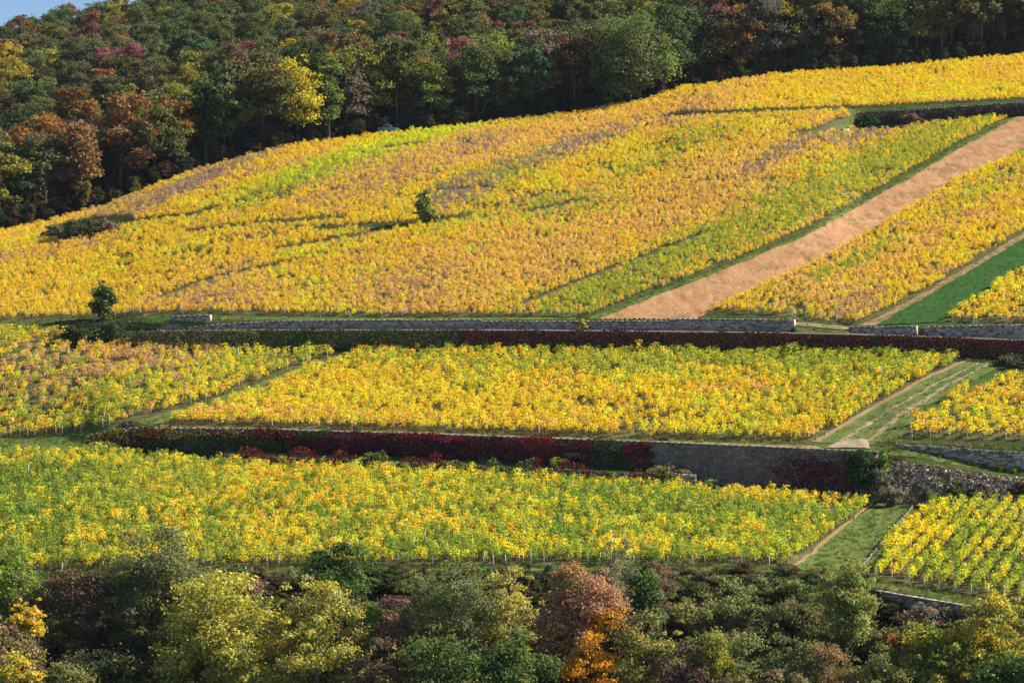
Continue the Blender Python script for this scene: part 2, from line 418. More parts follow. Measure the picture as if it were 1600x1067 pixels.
ribbon('dry_grass_verge', [(1240, 884), (1300, 836), (1363, 784)], [(1247, 886), (1306, 838), (1367, 786)], DRYGRASS, 60, 4, .10, .25)
ribbon('grass_lane', [(1278, 692), (1360, 642), (1450, 592), (1518, 562)], [(1405, 690), (1440, 640), (1510, 600), (1580, 562)], GRASS_G, 80, 16, .06, .3)
ribbon('dry_grass_verge', [(1270, 691), (1352, 641), (1444, 591), (1512, 561)], [(1280, 692), (1361, 642), (1451, 592), (1519, 562)], DRYGRASS, 80, 4, .10, .3)
ribbon('wheel_track', [(1306, 692), (1355, 664), (1421, 622), (1471, 594), (1530, 566)], [(1314, 692), (1363, 664), (1427, 622), (1476, 594), (1533, 566)], TRACK, 90, 5, .10, .45)
ribbon('wheel_track', [(1352, 690), (1386, 662), (1424, 634), (1475, 602), (1545, 567)], [(1360, 690), (1402, 658), (1446, 626), (1482, 602), (1549, 567)], TRACK, 90, 5, .10, .5)
ribbon('track_turnout', [(1285, 701), (1320, 687)], [(1360, 702), (1356, 688)], TRACK, 16, 14, .12, .3)
ribbon('grass_lane', [(180, 667), (330, 626), (475, 572), (545, 550)], [(250, 662), (395, 618), (500, 575), (572, 550)], GRASS_G, 90, 14, .05, .5)
ribbon('grass_verge', [(-60, 690), (60, 680), (140, 676)], [(-60, 706), (60, 705), (170, 706)], GRASS_G, 60, 10, .05, .3)
ribbon('grass_verge', [(250, 664), (400, 668), (700, 677), (1000, 688), (1275, 697)], [(250, 671), (400, 672.5), (700, 681.5), (1040, 693), (1290, 704)], DRYGRASS, 120, 6, .05, .2)
ribbon('grass_verge', [(330, 494), (560, 497), (900, 496)], [(330, 500), (560, 501), (900, 500)], GRASS_G, 120, 8, .05, .2)
ribbon('grass_verge', [(-60, 908), (400, 893), (800, 888), (1245, 888)], [(-60, 925), (400, 896), (800, 892), (1245, 896)], GRASS_G, 160, 6, .05, .2)
ribbon('grass_verge', [(1345, 905), (1450, 925), (1650, 955)], [(1345, 916), (1450, 935), (1650, 966)], GRASS_G, 80, 8, .06, .2)
ribbon('grass_bank', [(1366, 705), (1440, 708), (1540, 730), (1620, 737)], [(1368, 711), (1440, 716), (1540, 736), (1620, 742)], GRASS_G, 80, 8, .06, .2)
ribbon('rubble_bank', [(1368, 716), (1450, 724), (1550, 742), (1640, 748)], [(1366, 786), (1450, 788), (1550, 789), (1640, 790)], DRYSOIL, 80, 24, .05, .3, lambda x, y, t: (vnoise(x, y, .8, 51) - .5) * .35)
ribbon('ramp_track', [(1238, 514), (1240, 503)], [(1326, 518), (1330, 508)], TRACK, 14, 20, .12, .3)
ribbon('pale_turnout', [(250, 515), (262, 508)], [(292, 515), (282, 508)], TRACK, 14, 10, .12, .2)
pxs = np.arange(220, 2021, 20.); Dr, Zr = lines(pxs)
k11 = 13
rdv = []
for u in (.08, .5, .93):
    d = Dr[k11] * (1 - u) + Dr[k11 + 1] * u
    rdv.append(np.stack([(pxs - CX) / F * d, d, ground_pd(pxs, d) + .06], -1))
rv = np.stack(rdv, 1)
link('road', make_mesh('road', rv.reshape(-1, 3), [grid_faces(len(pxs), 3)[:, ::-1]], [ROAD]), kind='structure')

# ------------------------------------------------------------------ walls
def wall_path(pts, step=.5):
    """pts: (px, depth, top row) -> arrays x, y, top z, foot z at even spacing"""
    P = np.array(pts, float); x = (P[:, 0] - CX) / F * P[:, 1]; y = P[:, 1]; zt = (HZ - P[:, 2]) / F * P[:, 1]
    l = np.concatenate([[0], np.cumsum(np.hypot(np.diff(x), np.diff(y)))]); n = max(3, int(l[-1] / step)); t = np.linspace(0, l[-1], n)
    X, Y, T = (np.interp(t, l, q) for q in (x, y, zt))
    return t, X, Y, T, ground(X, Y - .45) - .2

def stone_wall(name, label, cat, pts, sl=.42, sh=.2, thick=.45, m=STONE, core=MORTAR, end=False, coping=True, group=None, coverage=1.0, proud=.022):
    t, X, Y, T, B = wall_path(pts)
    r = np.random.default_rng(int(abs(X[0] * 100)) + 3)
    th = thing(name, label, cat, (X[len(X) // 2], Y[len(X) // 2], B[len(X) // 2]), group=group)
    o = np.array(th.location)
    n = len(t); dx = np.gradient(X); dy = np.gradient(Y); dl = np.hypot(dx, dy); ax = np.stack([dx / dl, dy / dl], 1); nr = np.stack([ax[:, 1], -ax[:, 0]], 1)
    ring = []
    for s, z in ((1, B), (1, T), (-1, T), (-1, B)):
        ring.append(np.stack([X + nr[:, 0] * s * thick / 2, Y + nr[:, 1] * s * thick / 2, z], 1))
    v = np.stack(ring, 1).reshape(-1, 3); i = np.arange(n - 1)[:, None] * 4; j = np.arange(4)[None]
    f = np.stack([i + j, i + (j + 1) % 4, i + 4 + (j + 1) % 4, i + 4 + j], -1).reshape(-1, 4)
    f = np.concatenate([f, [[3, 2, 1, 0]], [[4 * n - 4, 4 * n - 3, 4 * n - 2, 4 * n - 1]]])
    link('core', make_mesh('wall_core', v - o, [f], [core]), th)
    cen, half, axs = [], [], []
    L = t[-1]; Hm = (T - B).max(); z = 0.
    while z < Hm:
        h = sh * r.uniform(.75, 1.35); s = -r.uniform(0, sl)
        while s < L:
            l = sl * r.uniform(.5, 1.6); c = s + l / 2
            if 0 < c < L and r.random() < coverage:
                k = int(np.clip(c / L * (n - 1), 0, n - 1)); zb = B[k] + z + h / 2
                if zb < T[k] - .05:
                    p = proud * r.uniform(.3, 1.3)
                    cen.append((X[k] + (c - t[k]) * ax[k, 0] + nr[k, 0] * (thick / 2 + p / 2 - .05), Y[k] + (c - t[k]) * ax[k, 1] + nr[k, 1] * (thick / 2 + p / 2 - .05), zb))
                    half.append((l / 2 - .012, p / 2 + .05, h / 2 - .01)); axs.append(ax[k])
            s += l
        z += h
    cen = np.array(cen); vv, ff = boxes(cen - o, np.array(half), np.array(axs), r, .1)
    link('stones', make_mesh('wall_stones', vv, [ff], [m], {'rnd': np.repeat(r.random(len(cen)), 8)}), th, kind='stuff')
    if coping:
        cs = np.arange(.4, L, .8); k = np.clip((cs / L * (n - 1)).astype(int), 0, n - 1)
        cc = np.stack([np.interp(cs, t, X), np.interp(cs, t, Y), np.interp(cs, t, T) + .05 + r.uniform(0, .03, len(cs))], 1)
        vv, ff = boxes(cc - o, np.tile([.385, thick / 2 + .09, .055], (len(cs), 1)), ax[k], r, .05)
        link('coping', make_mesh('wall_coping', vv, [ff], [m], {'rnd': np.repeat(.35 + .5 * r.random(len(cs)), 8)}), th, kind='stuff')
    if end:
        k = n - 1; c = np.array([[X[k] + ax[k, 0] * .2, Y[k], (B[k] + T[k]) / 2 + .06]])
        vv, ff = boxes(c - o, np.array([[.2, .27, (T[k] - B[k]) / 2 + .05]]), np.array([[math.cos(math.radians(50)), math.sin(math.radians(50))]]), r, .01)
        link('sunlit_end', make_mesh('wall_end', vv, [ff], [PALESTONE], {'rnd': np.full(8, .7)}), th)  # pale stone turned to the sun, standing in for the sunlit wall end
    return th

def line_pts(kfun, pxa, rows):
    return [(p, float(kfun(p)), r) for p, r in zip(pxa, rows)]
D5 = lambda p: hermite({-300: 286, 0: 282, 170: 280, 700: 274, 1090: 269, 1370: 266, 1600: 262, 1900: 257}, np.array([float(p)]))[0]
D11 = lambda p: hermite({-300: 325, 0: 325, 560: 321, 1000: 317, 1500: 312, 1600: 311, 1900: 307}, np.array([float(p)]))[0] + .8
D12 = lambda p: D11(p) + 4.6
# road-side walls
stone_wall('stone_wall', 'long grey dry stone wall with its end above the dark red hedge, left of the ramp', 'wall',
           line_pts(D12, [412, 560, 700, 748], [502.5, 501, 500.5, 500]) + line_pts(D12, [750, 900, 1048], [503, 502.5, 502]) + line_pts(D12, [1050, 1140, 1237], [499.5, 499.5, 500]), end=True)
stone_wall('stone_wall', 'short low stone wall with sloping top between the hedge and the small upper wall', 'wall',
           line_pts(D12, [292, 340, 410], [512.5, 507.5, 503.5]), end=True)
stone_wall('stone_wall', 'small separate grey wall standing on the grass bank, highest of the roadside walls', 'wall',
           line_pts(lambda p: D12(p) + 1.3, [265, 300, 325], [495.5, 494.2, 492.8]), end=True, m=STONE)
stone_wall('stone_wall', 'low grey wall with a sunlit end between the ramp and the far right wall', 'wall',
           line_pts(lambda p: D12(p) - .3, [1326, 1390, 1428], [511.5, 511, 510]), end=True, m=STONE)
stone_wall('stone_wall', 'grey roadside wall at the far right with pale stones at its right end', 'wall',
           line_pts(lambda p: D12(p) - .3, [1444, 1520, 1584], [511.5, 509.5, 508]), end=True)
stone_wall('stone_wall', 'pale sandstone wall continuing past the right edge of the road', 'wall',
           line_pts(lambda p: D12(p) - .3, [1586, 1640, 1700], [508.5, 508.5, 509]), m=PALESTONE)
# tall terrace wall under the middle vineyard
W1 = [(138, 680), (200, 669.5), (400, 671), (700, 680), (1040, 692), (1200, 699), (1330, 705), (1372, 707)]
stone_wall('terrace_wall', 'tall terrace wall between the middle and lower vineyards, bare grey at its right end', 'wall',
           [(p, D5(p) + 2.9, r) for p, r in W1], sl=.6, sh=.3, thick=.6, m=RENDERED, core=RENDERED, proud=.03, coping=True)
stone_wall('ledge_wall', 'low broken stone wall end at the foot of the tall terrace wall', 'wall',
           [(p, D5(p) - .05, r) for p, r in [(345, 708), (700, 724), (1000, 738), (1088, 741)]], sl=.45, sh=.25, thick=.5, coping=False, core=GRASSLAND)
def D8b(p): return D5(p) + 6.9
stone_wall('terrace_wall', 'dark dry stone wall above the rubble bank at the right edge', 'wall',
           [(p, D8b(p), r) for p, r in [(1402, 694), (1450, 696), (1520, 701), (1590, 706)]], sl=.55, sh=.24, thick=.5, coping=False, proud=.08)
stone_wall('terrace_wall', 'pale squared stone pier ending the dark wall above the rubble', 'wall',
           [(p, D8b(p), r) for p, r in [(1588, 706), (1615, 707), (1660, 708)]], sl=.7, sh=.3, thick=.7, coping=False, m=PALESTONE)
DM = lambda p: hermite({1250: 466, 1340: 466, 1600: 470, 1900: 474}, np.array([float(p)]))[0]
stone_wall('terrace_wall', 'long dark retaining wall high on the right side of the hillside vineyard', 'wall',
           [(p, DM(p) + .1, r) for p, r in [(1338, 178), (1400, 173), (1500, 167), (1600, 160.5), (1680, 155)]], sl=.6, sh=.3, thick=.5)
stone_wall('terrace_wall', 'low stone wall below the brambles at the bottom right vineyard', 'wall',
           [(p, d, r) for p, d, r in [(1355, 222.4, 921), (1430, 218.6, 934), (1525, 213.2, 950)]], sl=.5, sh=.22, thick=.4, coping=True)
q = unproject([1349, 1385, 1426], [884, 840, 793])
t_ = thing('field_edge_wall', 'narrow kerb of upright stone slabs along the grass path beside the bottom right vines', 'wall', (q[1][0], q[1][1], float(ground(*q[1]))))
oo = np.array(t_.location); rr_ = np.random.default_rng(5); l = np.hypot(*(q[2] - q[0])); n = int(l / .62)
uu = (np.arange(n) + .5) / n
xy = np.where(uu[:, None] < .5, q[0] + (q[1] - q[0]) * uu[:, None] * 2, q[1] + (q[2] - q[1]) * (uu[:, None] - .5) * 2)
dirn = (q[2] - q[0]) / l
for k in range(n):
    hh = rr_.uniform(.16, .28); z = float(ground(*xy[k]))
    v, f = boxes(np.array([[0, 0, 0.]]), np.array([[.3, .10, hh]]), dirn[None], rr_, .08)
    link('slab', make_mesh('slab', v, [f], [MORTAR], {'rnd': np.full(8, rr_.random())}), t_, (xy[k][0] - oo[0], xy[k][1] - oo[1], z + hh * .5 - oo[2]))

# ------------------------------------------------------------------ vineyards
GOLD, YEL, LEM, YG, LIM = (.98, .68, .11), (.98, .75, .11), (.93, .79, .10), (.54, .56, .10), (.70, .69, .11)
GRN, ORG, BRN, MAU = (.31, .40, .08), (.97, .63, .21), (.72, .48, .25), (.52, .37, .27)
vr = np.random.default_rng(21)
def vine_geo(seed, big=1.0):
    r = np.random.default_rng(seed); n = 88
    c = np.stack([r.normal(0, .28, n).clip(-.52, .52), r.normal(0, .15, n), .45 + .85 * r.beta(1.5, 1.5, n)], 1)
    top = r.random(n) < .2; c[top, 2] += .15
    nr = np.stack([c[:, 0] * .7, c[:, 1] * 2, (c[:, 2] - .7) * 1.2], 1) + unit(r, n) * .55
    v, f = leaves(c, nr, .082 * big, r, .85)
    lc = jitter_col(np.ones((n, 3)), r, .07, .20); w_ = r.random(n); lc[w_ < .14] *= (.62, .78, .9); lc[w_ > .93] *= (.75, .66, .8)
    col = np.repeat(lc, 4, 0)
    st = [tube([(0, 0, -.1), (.03, .02, .3), (-.04, 0, .6)], [.045, .035, .02], 4), tube([(0, 0, .3), (.2, 0, .55), (.3, .02, .85)], [.02, .015, .01], 3), tube([(0, 0, .35), (-.2, 0, .6), (-.28, -.02, .9)], [.02, .015, .01], 3)]
    sv, sf = merge(st)
    return v, f, col, sv, sf
VN = 8
vine_coll = bpy.data.collections.new('vine_kinds'); vine_parts = []
for k in range(VN):
    v, f, col, sv, sf = vine_geo(100 + k)
    fol = make_mesh('vine_foliage', v, [f], [VINE], {'lcol': col}); stm = make_mesh('vine_stem', sv, sf, [BARK])
    vine_parts.append((fol, stm))
    V, P = merge([(v, f)] + [(sv, np.concatenate(sf))]) if False else (np.concatenate([v, sv]), [f] + [p + len(v) for p in sf])
    ns = sum(len(p) for p in sf)
    me = make_mesh('vine_kind', V, P, [VINE_I, BARK], {'lcol': np.concatenate([col, np.full((len(sv), 3), .1)])}, np.concatenate([np.zeros(len(f)), np.ones(ns)]))
    o = bpy.data.objects.new('vine_kind_%02d' % k, me); vine_coll.objects.link(o)

def scatter_group(name, coll):
    g = bpy.data.node_groups.new(name, 'GeometryNodeTree')
    g.interface.new_socket('Geometry', in_out='INPUT', socket_type='NodeSocketGeometry')
    g.interface.new_socket('Geometry', in_out='OUTPUT', socket_type='NodeSocketGeometry')
    N, L = g.nodes, g.links
    i = N.new('NodeGroupInput'); o = N.new('NodeGroupOutput')
    ci = N.new('GeometryNodeCollectionInfo'); ci.inputs['Collection'].default_value = coll
    ci.inputs['Separate Children'].default_value = True; ci.inputs['Reset Children'].default_value = True
    ip = N.new('GeometryNodeInstanceOnPoints'); ip.inputs['Pick Instance'].default_value = True
    def attr(n, dt):
        a = N.new('GeometryNodeInputNamedAttribute'); a.data_type = dt; a.inputs['Name'].default_value = n; return a.outputs['Attribute']
    L.new(i.outputs[0], ip.inputs['Points']); L.new(ci.outputs[0], ip.inputs['Instance'])
    L.new(attr('var', 'INT'), ip.inputs['Instance Index']); L.new(attr('rot', 'FLOAT_VECTOR'), ip.inputs['Rotation']); L.new(attr('scl', 'FLOAT_VECTOR'), ip.inputs['Scale'])
    L.new(ip.outputs[0], o.inputs[0])
    return g
def scatter(name, pos, rot, scl, var, vcol, group, label=None, cat=None, grp=None):
    me = bpy.data.meshes.new(name); me.vertices.add(len(pos)); me.vertices.foreach_set('co', np.asarray(pos, np.float32).ravel())
    a = me.attributes.new('rot', 'FLOAT_VECTOR', 'POINT'); a.data.foreach_set('vector', np.asarray(rot, np.float32).ravel())
    a = me.attributes.new('scl', 'FLOAT_VECTOR', 'POINT'); a.data.foreach_set('vector', np.asarray(scl, np.float32).ravel())
    a = me.attributes.new('var', 'INT', 'POINT'); a.data.foreach_set('value', np.asarray(var, np.int32))
    a = me.attributes.new('vcol', 'FLOAT_COLOR', 'POINT'); a.data.foreach_set('color', np.concatenate([vcol, np.ones((len(pos), 1))], 1).astype(np.float32).ravel())
    o = link(name, me, kind='stuff', label=label, cat=cat, group=grp)
    md = o.modifiers.new('scatter', 'NODES'); md.node_group = group
    return o
VG = scatter_group('vine_scatter', vine_coll)

# blobs: (cx, cy, rx, ry, tilt deg (up to the right positive), colour, strength)
BLOBS = [
 (290, 297, 150, 9, 24, MAU, .75), (165, 335, 70, 9, 24, BRN, .6), (90, 395, 120, 12, 8, BRN, .35), (60, 440, 160, 30, 10, GOLD, .6),
 (585, 242, 190, 13, 17, (.78, .80, .09), 1.0), (470, 285, 120, 12, 20, YG, .6), (640, 262, 110, 22, 12, BRN, .5), (760, 232, 100, 20, 10, ORG, .7), (770, 225, 60, 12, 8, MAU, .5),
 (905, 205, 150, 18, 12, ORG, .6), (860, 245, 140, 11, 19, MAU, .65), (760, 285, 100, 14, 19, YG, .45), (720, 305, 60, 16, 15, MAU, .6), (880, 325, 90, 13, 8, YG, .8),
 (1010, 265, 90, 8, 22, YG, .55), (1090, 215, 90, 14, 14, YG, .5), (560, 300, 90, 14, 12, BRN, .45), (960, 360, 260, 50, 20, ORG, .5), (1130, 290, 130, 40, 25, ORG, .5),
 (1230, 240, 110, 10, 28, MAU, .6), (1350, 215, 60, 10, 15, MAU, .55), (700, 430, 190, 40, 12, ORG, .5), (640, 450, 80, 22, 5, BRN, .4), (1000, 430, 190, 20, 26, YG, .75), (1250, 320, 210, 26, 27, YG, .7),
 (1430, 235, 120, 22, 25, YG, .7), (900, 470, 100, 16, 10, YG, .6), (360, 460, 110, 22, 5, ORG, .6), (330, 470, 60, 14, 5, BRN, .5), (200, 440, 160, 20, 14, GOLD, .6), (420, 380, 140, 14, 14, GOLD, .6), (240, 405, 140, 8, 18, LEM, .5),
 (1110, 165, 90, 18, 20, ORG, .7), (1080, 180, 40, 10, 20, MAU, .5), (1500, 148, 140, 7, 4, LEM, .6),
 (1290, 445, 110, 30, 25, ORG, .55), (1330, 480, 60, 20, 20, BRN, .6), (1330, 415, 80, 8, 24, YG, .6), (1540, 300, 100, 14, 28, YG, .4), (1450, 380, 90, 16, 28, ORG, .5),
 (130, 590, 170, 22, 8, BRN, .4), (60, 560, 90, 14, 8, ORG, .6), (250, 565, 120, 18, 6, BRN, .25), (330, 600, 130, 24, 14, LEM, .6), (120, 640, 190, 26, 4, YG, .55), (430, 570, 90, 14, 10, YG, .6),
 (1330, 560, 220, 24, 2, YG, .9), (1330, 552, 200, 10, 2, GRN, .35), (1000, 570, 330, 18, 1, YG, .65), (640, 560, 120, 14, 4, YG, .5), (1340, 610, 160, 30, 15, YG, .4), (420, 645, 200, 22, 2, YEL, .6), (520, 660, 300, 9, -2, ORG, .35), (760, 650, 240, 24, -2, YEL, .5),
 (60, 750, 150, 40, 0, GRN, .3), (250, 760, 120, 30, 0, YG, .5), (60, 840, 140, 40, 0, GRN, .3), (330, 770, 90, 26, 20, GOLD, .2), (470, 790, 120, 40, 20, GOLD, .3), (640, 800, 140, 40, 10, YEL, .2), (1000, 800, 200, 40, 0, GRN, .35),
 (1200, 775, 90, 16, -3, GOLD, .6), (1170, 840, 120, 30, 5, GRN, .22), (1520, 810, 120, 26, 0, YG, .5), (1430, 860, 70, 30, 30, YEL, .5), (780, 752, 260, 8, -4, YEL, .35), (200, 725, 160, 8, -4, YEL, .3),
]
def vine_colours(px, py, x, y, mix, u, seed, stripe=.5, grain=.16):
    n = len(px); cols = np.array([c for c, _ in mix]); wts = np.array([q for _, q in mix], float); wts /= wts.sum()
    e = vnoise(x, y, 6, seed) * .36 + vnoise(x, y, 2.0, seed + 1) * .22 + vr.random(n) * grain + stripe * .30 * np.random.default_rng(seed + 2).random(997)[(np.floor(u / 4.5 + .6 * np.sin(u * .9)).astype(int)) % 997]
    e = np.argsort(np.argsort(e)) / max(n, 1)
    k = np.searchsorted(np.cumsum(wts), e.clip(0, .9999)); k = k.clip(0, len(mix) - 1)
    col = cols[k].copy()
    for (cx, cy, rx, ry, a, c, st) in BLOBS:
        ca, sa = math.cos(math.radians(a)), math.sin(math.radians(a)); dx, dy = px - cx, -(py - cy)
        q = ((dx * ca + dy * sa) / rx) ** 2 + ((-dx * sa + dy * ca) / (ry * 1.3)) ** 2
        pr = st * np.exp(-q ** 1.5 * .9); hit = vr.random(n) < pr * 1.25
        col[hit] = np.array(c) * (.3) + .7 * np.array(c)
    return jitter_col(col, vr, .05, .09)

GAPS = [([(300, 366), (400, 354), (530, 345)], 1.5), ([(520, 212), (600, 232), (660, 228)], 0.), ([(430, 395), (560, 372), (640, 356)], 1.2), ([(120, 372), (200, 352), (300, 340), (330, 330)], 1.6),
        ([(600, 236), (660, 228)], 1.4), ([(690, 302), (760, 296)], 1.2), ([(830, 335), (910, 318)], 1.3), ([(1050, 184), (1200, 178), (1335, 172)], 2.2), ([(820, 478), (960, 425), (1100, 370)], 1.0), ([(250, 470), (330, 440), (470, 410)], 1.0), ([(1240, 215), (1320, 198)], 1.6)]
gap_plan = [(unproject(*zip(*densify(p, 20))), wd) for p, wd in GAPS if wd]
CLEAR = [plan_poly([(55, 378), (85, 357), (150, 342), (200, 340), (215, 350), (160, 366), (90, 377)]), plan_poly([(485, 358), (640, 350), (665, 346), (745, 336), (735, 346), (640, 360), (490, 366)]),
         plan_poly([(1340, 204), (1385, 206), (1425, 199), (1500, 190), (1600, 183), (1660, 178), (1660, 165), (1430, 172), (1345, 176), (1332, 190)])]
posts_spec = []
ALLV = []
def vineyard(key, poly_px, az, rs, vs, mix, seed, h=1.0, dens=.93, label='', soil=True, stripe=.5, post_label=None, post_p=.5, grain=.18):
    poly = plan_poly(poly_px)
    if soil: field_sheet('vineyard_soil', poly, SOIL, .035)
    a = math.radians(az); dv = np.array([math.sin(a), math.cos(a)]); du = np.array([math.cos(a), -math.sin(a)])
    U = poly @ du; V = poly @ dv
    us = np.arange(U.min(), U.max(), rs); vs_ = np.arange(V.min(), V.max(), vs)
    uu, vv = np.meshgrid(us, vs_, indexing='ij'); uu = uu.ravel(); vv = vv.ravel()
    row = np.repeat(np.arange(len(us)), len(vs_))
    uj = uu + vr.normal(0, .06, uu.size) + .25 * np.sin(vv * .05 + seed); vj = vv + vr.normal(0, .14, uu.size)
    x = uj * du[0] + vj * dv[0]; y = uj * du[1] + vj * dv[1]
    m = inside(poly, x, y); x, y, row, uj, vj = x[m], y[m], row[m], uj[m], vj[m]
    dn = dens * (1 - .45 * (vnoise(x, y, 4.5, seed + 9) > .80))
    keep = vr.random(x.size) < dn
    for gp, wd in gap_plan:
        for (x1, y1), (x2, y2) in zip(gp[:-1], gp[1:]):
            L2 = (x2 - x1) ** 2 + (y2 - y1) ** 2 + 1e-9; t = (((x - x1) * (x2 - x1) + (y - y1) * (y2 - y1)) / L2).clip(0, 1)
            keep &= np.hypot(x - x1 - t * (x2 - x1), y - y1 - t * (y2 - y1)) > wd
    for cp in CLEAR: keep &= ~inside(cp, x, y)
    x, y, row, uj, vj = x[keep], y[keep], row[keep], uj[keep], vj[keep]
    z = ground(x, y); px = CX + F * x / y; py = HZ - F * z / y
    col = vine_colours(px, py, x, y, mix, uj, seed, stripe, grain)
    n = x.size
    s = h * (1 + .16 * vr.normal(size=n)).clip(.55, 1.5)
    thin = (col[:, 0] < .33) & (col[:, 1] < .25); s = np.where(thin, s * .88, s)
    rot = np.stack([vr.normal(0, .08, n), vr.normal(0, .08, n), math.pi / 2 - a + vr.normal(0, .25, n) + math.pi * (vr.random(n) < .5)], 1)
    scl = np.stack([s * vs / .95 * 1.18, s * 1.05, s * (.92 + .2 * vr.random(n))], 1)
    ALLV.append(dict(key=key, label=label, pos=np.stack([x, y, z], 1), row=row, rot=rot, scl=scl, var=vr.integers(0, VN, n), col=col, px=px, py=py))
    if post_label:
        for rw in np.unique(row):
            mm = np.where(row == rw)[0]; i = mm[np.argmin(y[mm])]
            if vr.random() < post_p: posts_spec.append((x[i] - dv[0] * .5, y[i] - dv[1] * .5, vr.uniform(.95, 1.35), post_label, a))
UPMIX = [(BRN, .25), (ORG, 1.8), (GOLD, 6), (YEL, 3), (LEM, .5), (LIM, .3)]
vineyard('upper', [(-60, 502), (0, 500), (150, 496), (255, 491), (330, 491), (600, 495), (920, 495), (993, 464), (1087, 432), (1247, 366), (1397, 283), (1497, 225), (1574, 185), (1500, 191), (1400, 199), (1330, 198), (1325, 174), (1190, 179), (1040, 186), (1085, 148), (1078, 138), (1000, 162), (900, 180), (750, 197), (600, 213), (450, 232), (300, 272), (150, 331), (60, 354), (0, 366), (-60, 380)],
         36, .95, .74, UPMIX, 51, .80, .97, 'gold and orange autumn grapevine in the big upper hillside vineyard', post_label='thin pale stake at the lower edge of the big upper vineyard', post_p=.30)
vineyard('top', [(1045, 180), (1190, 174), (1330, 170), (1440, 164), (1530, 160), (1660, 152), (1660, 82), (1600, 89), (1400, 108), (1200, 121), (1083, 140), (1092, 150)],
         36, .95, .76, [(ORG, .8), (GOLD, 6), (YEL, 3)], 52, .82, .97, 'golden grapevine in the topmost strip below the dark wood')
vineyard('rightslope', [(1112, 488), (1165, 464), (1285, 408), (1400, 342), (1500, 282), (1605, 236), (1690, 190), (1690, 306), (1590, 368), (1475, 438), (1378, 492), (1340, 506), (1288, 504), (1230, 494)],
         36, .95, .76, [(BRN, .3), (ORG, 2), (GOLD, 5), (YEL, 2.4), (LIM, .3)], 53, .84, .96, 'golden grapevine between the tilled red strip and the green strip', post_label='thin pale stake below the vines by the tilled strip', post_p=.2)
vineyard('farright', [(1478, 503), (1505, 483), (1548, 456), (1604, 423), (1700, 366), (1700, 506)],
         36, 1.3, 1.0, [(ORG, .4), (GOLD, 3), (YEL, 4), (LEM, 2)], 54, 1.05, .95, 'yellow grapevine right of the green strip above the road wall', post_label='pale stake below the vines right of the green strip', post_p=.35)
vineyard('farleft', [(-60, 553), (-60, 522), (0, 521), (60, 521), (116, 523), (70, 538), (0, 548)],
         60, 1.3, 1.0, [(GOLD, 1), (YEL, 3), (LEM, 2), (YG, 1)], 55, 1.05, .97, 'yellow grapevine in the small wedge by the left edge below the road')
vineyard('midleft', [(-60, 690), (-60, 562), (0, 553), (70, 543), (130, 541), (200, 546), (400, 552), (545, 552), (470, 572), (325, 626), (180, 664), (90, 680)],
         24, 1.2, .9, [(BRN, .5), (ORG, 1), (GOLD, 2), (YEL, 2.4), (LEM, 1.6), (YG, 1.6)], 56, 1.0, .80, 'loose yellow and brown grapevine left of the grass lane in the middle field', post_label='pale stake among the loose vines left of the grass lane', post_p=.9)
vineyard('middle', [(258, 663), (400, 617), (500, 576), (574, 551), (800, 552), (1000, 553), (1300, 556), (1510, 562), (1444, 592), (1352, 642), (1272, 690), (1000, 684), (700, 675), (400, 667)],
         29, 1.05, .82, [(ORG, .3), (GOLD, 4), (YEL, 5), (LEM, 1), (LIM, 1)], 57, 1.0, .985, 'bright yellow grapevine in the large middle field above the red creeper wall', stripe=.25, post_label='thin grey stake along the middle field above the creeper wall', post_p=.12)
vineyard('midright', [(1408, 682), (1450, 650), (1495, 622), (1560, 600), (1660, 585), (1660, 692), (1540, 688)],
         38, 1.8, .9, [(ORG, .2), (GOLD, 2), (YEL, 4), (LEM, 2.5), (YG, .6)], 58, 1.15, .97, 'yellow grapevine in the rows right of the wheel tracks', stripe=.3, post_label='leaning pale stake at the row ends right of the wheel tracks', post_p=.7)
vineyard('lower', [(-60, 713), (170, 714), (330, 728), (700, 745), (1090, 770), (1360, 790), (1300, 840), (1242, 884), (1100, 883), (800, 882), (400, 886), (0, 896), (-60, 898)],
         22, 1.1, .82, [(GOLD, .6), (YEL, 1.4), (LEM, 1.0), (LIM, 3.2), (YG, 4.8), (GRN, 4.4)], 59, 1.05, .985, 'green and yellow grapevine in the wide lower field above the trees', stripe=.2, post_label='pale stake at the lower edge of the wide lower field', post_p=.4, grain=.5)
vineyard('bottomright', [(1440, 793), (1500, 793), (1660, 793), (1660, 952), (1560, 936), (1450, 918), (1358, 902), (1392, 852)],
         22, 1.66, .68, [(GOLD, .4), (YEL, 1.6), (LEM, 1.4), (LIM, 2.6), (YG, 3.8), (GRN, 3)], 60, 1.15, .985, 'yellow green grapevine in the neat slanting rows at the bottom right', stripe=.6, post_label='pale stake at the row ends of the bottom right vineyard', post_p=.85, grain=.4)

def nth(k): return '%d%s' % (k, 'th' if 10 <= k % 100 <= 20 else {1: 'st', 2: 'nd', 3: 'rd'}.get(k % 10, 'th'))
INNER = {'midleft': ('pale stake standing inside the loose vines left of the lane', 34), 'lower': ('pale stake standing inside the wide lower field', 30), 'upper': ('thin pale stake standing inside the big upper vineyard', 60), 'bottomright': ('pale stake standing inside the bottom right rows', 8), 'middle': ('thin stake standing inside the middle field', 14)}
for a in ALLV:
    if a['key'] in INNER:
        lab_, n_ = INNER[a['key']]; ok_ = np.where((a['px'] > 0) & (a['px'] < 1600))[0]
        if a['key'] == 'upper': ok_ = ok_[(a['col'][ok_, 0] < .75) | (a['py'][ok_] > 440)]
        for i in vr.choice(ok_, n_, replace=False): posts_spec.append((a['pos'][i, 0] + .3, a['pos'][i, 1] - .3, vr.uniform(1.2, 1.55), lab_, 0.))
